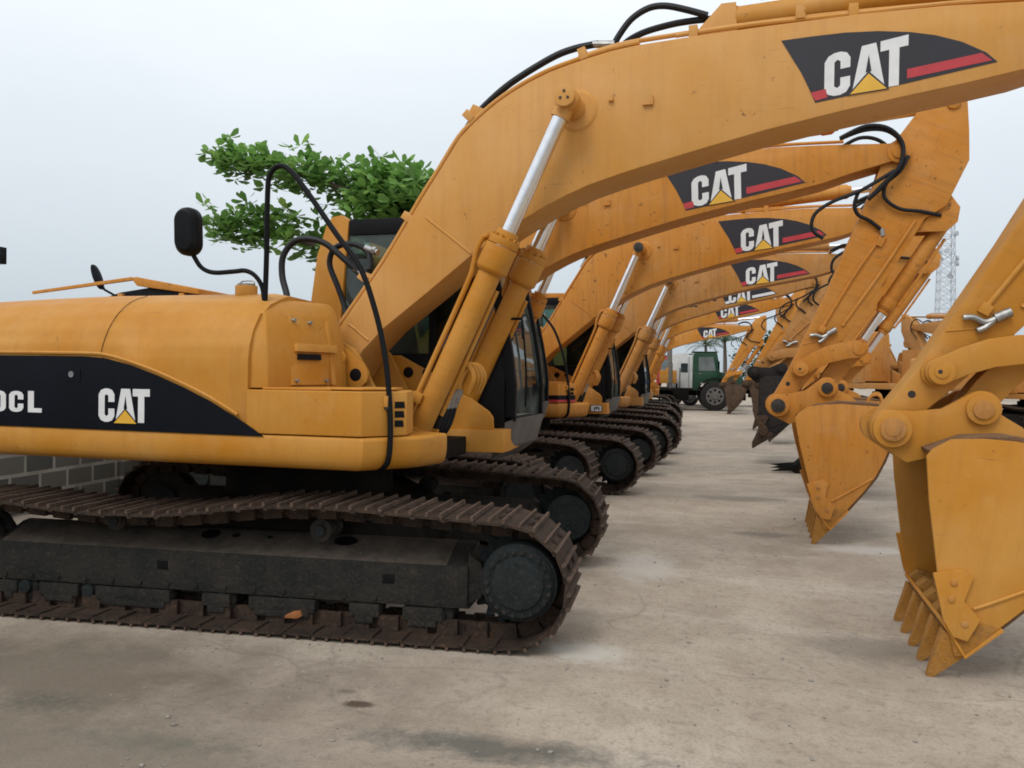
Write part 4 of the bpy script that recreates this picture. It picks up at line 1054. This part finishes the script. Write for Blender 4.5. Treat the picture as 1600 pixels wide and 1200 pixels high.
# ------------------------------------------------------------------ trucks
TGLASS = simple('sky_painted_pane', (.20, .25, .26), .12, 0, .4, 2, 0)  # opaque panes; brightness seen through the cab windows is put into the colour
TYRE = simple('tyre_rubber', (.018, .017, .016), .8, 0, .4, 10, .2)
RIM = simple('dusty_rim', (.20, .19, .175), .6, .2, .4, 10, .1)
GREEN = simple('dark_green_paint', (.010, .066, .034), .4, 0, .35, 3, .05)
TWHITE = simple('white_truck_paint', (.62, .63, .62), .4, 0, .2, 3, .05)
TRED = simple('red_truck_paint', (.42, .03, .035), .4, 0, .25, 3, .05)
TBLUE = simple('blue_truck_paint', (.06, .12, .22), .4, 0, .25, 3, .05)
def wheel(name, parent, x, y, z, r, w):
    mb = MB(); mb.cyl((0,-w/2,0), (0,w/2,0), r, n=36, mat=0); mb.cyl((0,-w/2-.02,0), (0,-w/2,0), r*.9, r*.98, n=36, mat=0)
    t = link('wheel', mb.mesh('wheel', [TYRE], .03), parent, T(x, y, z))
    mb = MB(); s = -1
    mb.cyl((0,-w/2-.021,0), (0,-w/2-.03,0), r*.60, n=32, mat=0); mb.cyl((0,-w/2-.03,0), (0,-w/2-.09,0), r*.26, r*.2, n=20, mat=0)
    for k in range(8):
        q = 2*math.pi*k/8; mb.cyl((r*.42*math.cos(q),-w/2-.029,r*.42*math.sin(q)), (r*.42*math.cos(q),-w/2-.034,r*.42*math.sin(q)), r*.085, n=10, mat=1)
    link('rim', mb.mesh('rim', [RIM, BLACK]), t)
def truck(name, X, Y, label, paint_, sleeper, wr, hood=True, yaw=0):
    r = bpy.data.objects.new(name, None); COL.objects.link(r); r.matrix_world = T(X, Y, 0) @ RZ(yaw); tag(r, label, 'truck')
    mb = MB(); mb.box(-5.2, 2.55, -.45, -.35, .75, 1.0, 0); mb.box(-5.2, 2.55, .35, .45, .75, 1.0, 0); mb.box(-4.9, .03, -1.15, 1.15, .98, 1.12, 0)
    mb.box(-.95, -.15, -1.2, -.42, .55, 1.0, 0); mb.box(2.5, 2.65, -1.2, 1.2, .55, .85, 0)
    link('chassis', mb.mesh('chassis', [DARK], .02), r)
    mb = MB()
    mb.prism([(.05,1.02),(.05,2.80),(.12,2.93),(1.15,2.97),(1.22,2.9),(1.36,2.08),(1.36,1.42),(.40,1.42),(.28,1.02)], -1.12, 1.12, 0)
    mb.box(-.02, 1.30, -1.16, 1.16, 2.972, 3.0, 0)
    c = link('cab', mb.mesh('cab', [paint_], .035), r)
    mb = MB(); mb.prism([(.32,2.02),(.32,2.72),(1.04,2.72),(1.17,2.02)], -1.128, -1.118, 0); link('side_window', mb.mesh('side_window', [TGLASS]), c)
    mb = MB(); mb.prism([(1.235,2.86),(1.365,2.12),(1.372,2.12),(1.242,2.86)], -1.0, 1.0, 0); link('windshield', mb.mesh('windshield', [TGLASS]), c)
    mb = MB(); mb.prism([(.12,1.10),(.12,1.97),(1.20,1.97),(1.24,1.44),(.48,1.44),(.30,1.10)], -1.145, -1.119, 0); mb.box(.34,.48,-1.165,-1.145,1.86,1.89, 1); d = link('door', mb.mesh('door', [paint_, STEEL], .01), c)
    mb = MB(); mb.tube([(1.22,-1.13,2.55),(1.30,-1.32,2.5),(1.30,-1.32,2.2)], .015, 6, 0, 0); mb.box(1.26,1.34,-1.42,-1.26,2.15,2.5,0); link('mirror', mb.mesh('mirror', [BLACK], .01), c)
    if hood:
        mb = MB(); mb.prism([(1.365,1.05),(1.365,1.98),(1.9,1.90),(2.45,1.78),(2.55,1.62),(2.55,.95),(1.9,.95)], -.75, .75, 0); link('hood', mb.mesh('hood', [paint_], .05), r)
        mb = MB(); mb.sheet(arc(1.14, wr, wr+.14, 178, 2, 14), -1.22, -.76, .04, 0); link('fender', mb.mesh('fender', [DARK if paint_ is GREEN else paint_], .01), r)
        mb = MB(); mb.cyl((2.54,-.55,1.2),(2.60,-.55,1.2),.11,n=20,mat=0); link('headlight', mb.mesh('headlight', [RIM]), r)
    if sleeper:
        mb = MB(); mb.prism([(-.95,.95),(-.95,2.75),(-.85,2.98),(-.1,3.02),(.03,2.96),(.03,.95)], -1.15, 1.15, 0); mb.tube([(-.45,-1.165,1.1),(-.45,-1.165,2.2)], .03, 8, 1, 0)
        s_ = link('sleeper', mb.mesh('sleeper', [sleeper, RIM], .05), r)
        mb = MB(); mb.prism([(-.4,1.95),(-.4,2.45),(-.02,2.45),(-.02,1.95)], -1.16, -1.149, 0); link('window', mb.mesh('window', [GLASSD]), s_)
    mb = MB(); mb.cyl((-1.08,-.95,1.0),(-1.08,-.95,3.15),.075,n=16,mat=0); mb.cyl((-1.08,-.95,1.4),(-1.08,-.95,2.4),.11,n=16,mat=0); link('exhaust_stack', mb.mesh('exhaust_stack', [RIM]), r)
    for x in (1.14, -2.9, -4.3):
        for y in (-1.0, 1.0): wheel('wheel', r, x, y, wr, wr, .34)
    return r
truck('truck', .86, 44.9, 'dark green bonneted truck with one big dusty wheel, facing right in the background', GREEN, None, .74)
truck('truck', .72, 48.6, 'white sleeper cab truck standing directly behind the green truck', TWHITE, TWHITE, .52)
truck('truck', -1.15, 53, 'red truck partly hidden left of the white sleeper cab', TRED, None, .52)
truck('truck', 5.2, 52, 'pale blue truck glimpsed behind the farthest buckets', TBLUE, None, .5)
def tank():
    mb = MB(); mb.box(-.45, .45, -.5, .5, 1.35, 2.05, 0); mb.box(-.6, .6, -.6, .6, .0, .25, 1); mb.box(-.5, -.4, -.5, .5, .25, 1.35, 1); mb.box(.4, .5, -.5, .5, .25, 1.35, 1); mb.box(-.12,.12,-.2,.2,2.05,2.18,0)
    o = link('fuel_tank', mb.mesh('fuel_tank', [YEL, DARK], .04), None, T(-.35, 46.5, 0)); tag(o, 'small yellow box tank on a dark stand left of the white truck', 'tank')
tank()

# ------------------------------------------------------------------ loader behind the wall
def loader():
    r = bpy.data.objects.new('wheel_loader', None); COL.objects.link(r); r.location = (-7.93, 12.0, -.06)
    tag(r, 'yellow machine with a pitched canopy roof peeping over the nearest engine hood', 'loader')
    mb = MB(); mb.prism([(-2.6,.7),(-2.6,1.9),(-1.4,2.05),(1.6,1.5),(1.6,.7)], -.8, .8, 0); link('body', mb.mesh('body', [YELW], .05), r)
    mb = MB()
    mb.prism([(.02,3.10),(.10,3.125),(1.12,2.94),(1.12,2.86),(.12,2.99)], -.8, .8, 0); mb.prism([(.30,2.97),(1.1,2.86),(1.1,2.82),(-.45,2.82),(-.2,2.90)], -.75, .75, 1)
    for y in (-.8, .76):
        mb.prism([(-1.65,2.88),(-1.65,2.925),(.02,3.125),(.10,3.10),(.02,3.07)], y, y+.05, 0)
    c = link('canopy_roof', mb.mesh('canopy_roof', [YELW, BLACK], .01), r)
    mb = MB()
    for x in (-.15, .85):
        for y in (-.78, .78):
            mb = MB(); mb.box(x-.04, x+.04, y-.04, y+.04, 1.6, 2.88, 0); link('canopy_post', mb.mesh('canopy_post', [YELW], .01), r)
    mb = MB(); pl = [(.075*math.cos(t)+.32*math.sin(t)*-.25, .19*math.sin(t)) for t in [k*2*math.pi/20 for k in range(20)]]
    mb.prism([(-.62+a*.9, 3.14+b) for a, b in pl], -.72, -.66, 0); mb.tube([(-.58,-.69,3.1),(-.50,-.69,2.95),(-.3,-.69,2.85)], .02, 6, 0, 0); link('mirror', mb.mesh('mirror', [NAVY], .01), r)
    mb = MB(); mb.box(-2.52, -2.27, -.72, -.60, 3.36, 3.62, 0); mb.tube([(-2.45,-.66,3.4),(-2.45,-.66,2.3),(-2.2,-.66,1.9)], .02, 6, 0, 0); link('work_lamp', mb.mesh('work_lamp', [NAVY], .02), r)
    for x in (-1.7, .9):
        for y in (-.95, .95): wheel('wheel', r, x, y, .65, .65, .4)
loader()

# ------------------------------------------------------------------ lattice tower
TOWM = simple('hazed_galvanised_steel', (.46, .50, .54), .6, 0, .1, 2, 0)  # distant haze is put into the pale steel colour
def tower():
    r = bpy.data.objects.new('lattice_tower', None); COL.objects.link(r); r.location = (43.5, 150, 0); tag(r, 'pale grey lattice radio tower standing far behind the gap between the arms', 'tower')
    mb = MB(); H = 30; W0, W1 = 1.5, .9; n = 20
    cor = lambda z: [(sx*(W0+(W1-W0)*z/H), sy*(W0+(W1-W0)*z/H), z) for sx, sy in ((-1,-1),(1,-1),(1,1),(-1,1))]
    for i in range(n):
        a = cor(H*i/n); b = cor(H*(i+1)/n)
        for k in range(4):
            mb.tube([a[k], b[k]], .075, 5, 0, 0); mb.tube([a[k], b[(k+1)%4]], .04, 4, 0, 0); mb.tube([a[(k+1)%4], b[k]], .05, 4, 0, 0); mb.tube([b[k], b[(k+1)%4]], .05, 4, 0, 0)
    link('mast', mb.mesh('mast', [TOWM]), r)
    rnd = random.Random(9)
    for k in range(9):
        mb = MB(); z = rnd.choice((25.6, 22.8, 21.8, 20.9, 19)); an = k*.9; x, y = 1.5*math.cos(an), 1.5*math.sin(an); mb.cyl((x,y,z),(x*1.25,y*1.25,z),.42,n=16,mat=0); link('antenna_dish', mb.mesh('antenna_dish', [TOWM]), r)
tower()
def poles():
    PM = simple('grey_pole', (.22, .22, .22), .8, 0, .2, 4, .1)
    for i, (x, l) in enumerate(((5.5, 'grey utility pole on the horizon behind the farthest arms'), (46, 'grey utility pole on the horizon behind the nearest arm'))):
        mb = MB(); mb.tube([(0,0,0),(0,0,9.2)], .12, 8, 0, 0, .08); mb.box(-.9,.9,-.05,.05,8.7,8.82,0); tag(link('utility_pole', mb.mesh('utility_pole', [PM]), None, T(x, 100, 0)), l, 'pole', 'utility poles')
    for y, l in ((-.7, 'nearer of two thin power cables crossing the sky between the poles'), (.7, 'farther of two thin power cables crossing the sky between the poles')):
        mb = MB(); mb.tube([(5.5,100+y,8.85),(15,100+y,8.3),(25,100+y,8.1),(36,100+y,8.3),(46,100+y,8.85)], .022, 5, 0, 3)
        tag(link('power_line', mb.mesh('power_line', [PM])), l, 'cable', 'power cables')
poles()

# ------------------------------------------------------------------ small things on the ground
def scrap():
    mb = MB(); rnd = random.Random(4)
    mb.prism([(-.12,0),(-.10,.10),(.0,.17),(.2,.20),(.42,.16),(.45,0)], -.18, .2, 0)
    for k, y in enumerate((-.14, .02, .16)): mb.prism([(-.48,.02+.03*k),(-.1,.11),(-.08,.03)], y-.03, y+.03, 0)
    mb.cyl((.16,-.2,.09),(.16,-.235,.09),.075,n=16,mat=1)
    o = link('ripper_shank', mb.mesh('ripper_shank', [DARK, PINMET], .01), None, T(2.25, 15.9, 0) @ Matrix.Diagonal((1.1, 1.1, 1.5, 1))); tag(o, 'low black steel attachment with prongs lying on the ground behind the second bucket', 'attachment')
scrap()
def pebbles():
    STONE = simple('grey_stone', (.30, .27, .23), .9, 0, .4, 20, .2)
    bm = bmesh.new(); rnd = random.Random(21)
    for k in range(900):
        y = 3.0+rnd.random()**1.6*14; x = rnd.uniform(-.6, .62)*y*1.05-.1*y; r = rnd.uniform(.002, .008) if rnd.random() < .85 else rnd.uniform(.008, .014)
        M = T(x, y, gz(x, y)+r*.4) @ Matrix.Rotation(rnd.uniform(0, 6), 4, 'Z') @ Matrix.Diagonal((r*rnd.uniform(.8, 1.6), r, r*rnd.uniform(.5, .8), 1))
        bmesh.ops.create_icosphere(bm, subdivisions=1, radius=1, matrix=M)
    m_ = bpy.data.meshes.new('gravel'); bm.to_mesh(m_); bm.free(); m_.materials.append(STONE)
    tag(link('gravel', m_), 'loose grit and small pebbles scattered over the concrete yard', 'gravel', kind='stuff')
pebbles()
def leafscrap():
    RUST = simple('orange_rust', (.34, .12, .035), .7, 0, .4, 20, .2)
    mb = MB(); mb.prism([(-.06,0),(-.05,.02),(0,.045),(.05,.055),(.065,.02),(.03,0)], -.025, .025, 0)
    tag(link('rusty_scrap', mb.mesh('rusty_scrap', [RUST], .004), None, T(-2.42, 5.14, .085)), 'small orange rusty scrap caught on the lower track links', 'scrap')
leafscrap()

# ------------------------------------------------------------------ camera, light, sky
F = 1320.0; H = 1.69
yaw = R(10.9); pitch = math.atan(14.3/F); roll = .013
fw = Vector((-math.sin(yaw)*math.cos(pitch), math.cos(yaw)*math.cos(pitch), -math.sin(pitch)))
r0 = Vector((math.cos(yaw), math.sin(yaw), 0)); u0 = r0.cross(fw)
rt = r0*math.cos(roll)+u0*math.sin(roll); up = -r0*math.sin(roll)+u0*math.cos(roll)
cam = bpy.data.cameras.new('camera'); co = bpy.data.objects.new('camera', cam); COL.objects.link(co)
cam.sensor_fit = 'HORIZONTAL'; cam.sensor_width = 36; cam.lens = 36*F/1600; cam.clip_start = .05; cam.clip_end = 2000
co.matrix_world = Matrix(((rt.x, up.x, -fw.x, 0), (rt.y, up.y, -fw.y, 0), (rt.z, up.z, -fw.z, H), (0, 0, 0, 1)))
sc.camera = co

SUN_EL, SUN_AZ = 52, 200          # azimuth clockwise from +Y
sd = Vector((math.sin(R(SUN_AZ))*math.cos(R(SUN_EL)), math.cos(R(SUN_AZ))*math.cos(R(SUN_EL)), math.sin(R(SUN_EL))))
su = bpy.data.lights.new('sun', 'SUN'); su.energy = 1.0; su.angle = R(25); su.color = (1, .96, .90)
so = bpy.data.objects.new('sun', su); COL.objects.link(so); so.rotation_euler = sd.to_track_quat('Z', 'Y').to_euler()
w = bpy.data.worlds.new('World'); sc.world = w; w.use_nodes = True; nt = w.node_tree
bg = nt.nodes['Background']; sky = N(nt, 'ShaderNodeTexSky'); sky.sky_type = 'NISHITA'; sky.sun_disc = False
sky.sun_elevation = R(SUN_EL); sky.sun_rotation = R(SUN_AZ); sky.dust_density = 4; sky.air_density = 1.2; sky.ozone_density = 1
hs = N(nt, 'ShaderNodeHueSaturation'); hs.inputs['Saturation'].default_value = .45; nt.links.new(sky.outputs[0], hs.inputs['Color'])
tc = N(nt, 'ShaderNodeTexCoord'); sx = N(nt, 'ShaderNodeSeparateXYZ'); nt.links.new(tc.outputs['Generated'], sx.inputs[0])
el = ramp(nt, sx.outputs['Z'], -.02, .40)
cl = noise(nt, scaled(nt, tc.outputs['Generated'], (1, 1, 2.6)), 1.7, 5, .55)
c1 = mix(nt, el, (4.5, 5.2, 5.8), (9.7, 10.2, 10.7))
c1 = mix(nt, mth(nt, 'MULTIPLY', ramp(nt, cl, .40, .68), .25), c1, (5.6, 6.3, 6.9))
c2 = mix(nt, .85, hs.outputs[0], c1)
nt.links.new(c2, bg.inputs[0]); bg.inputs[1].default_value = .10
sc.view_settings.view_transform = 'Standard'; sc.view_settings.look = 'None'; sc.view_settings.exposure = .22; sc.view_settings.gamma = 1
sc.cycles.filter_width = 1.8; sc.cycles.max_bounces = 6; sc.cycles.transparent_max_bounces = 12
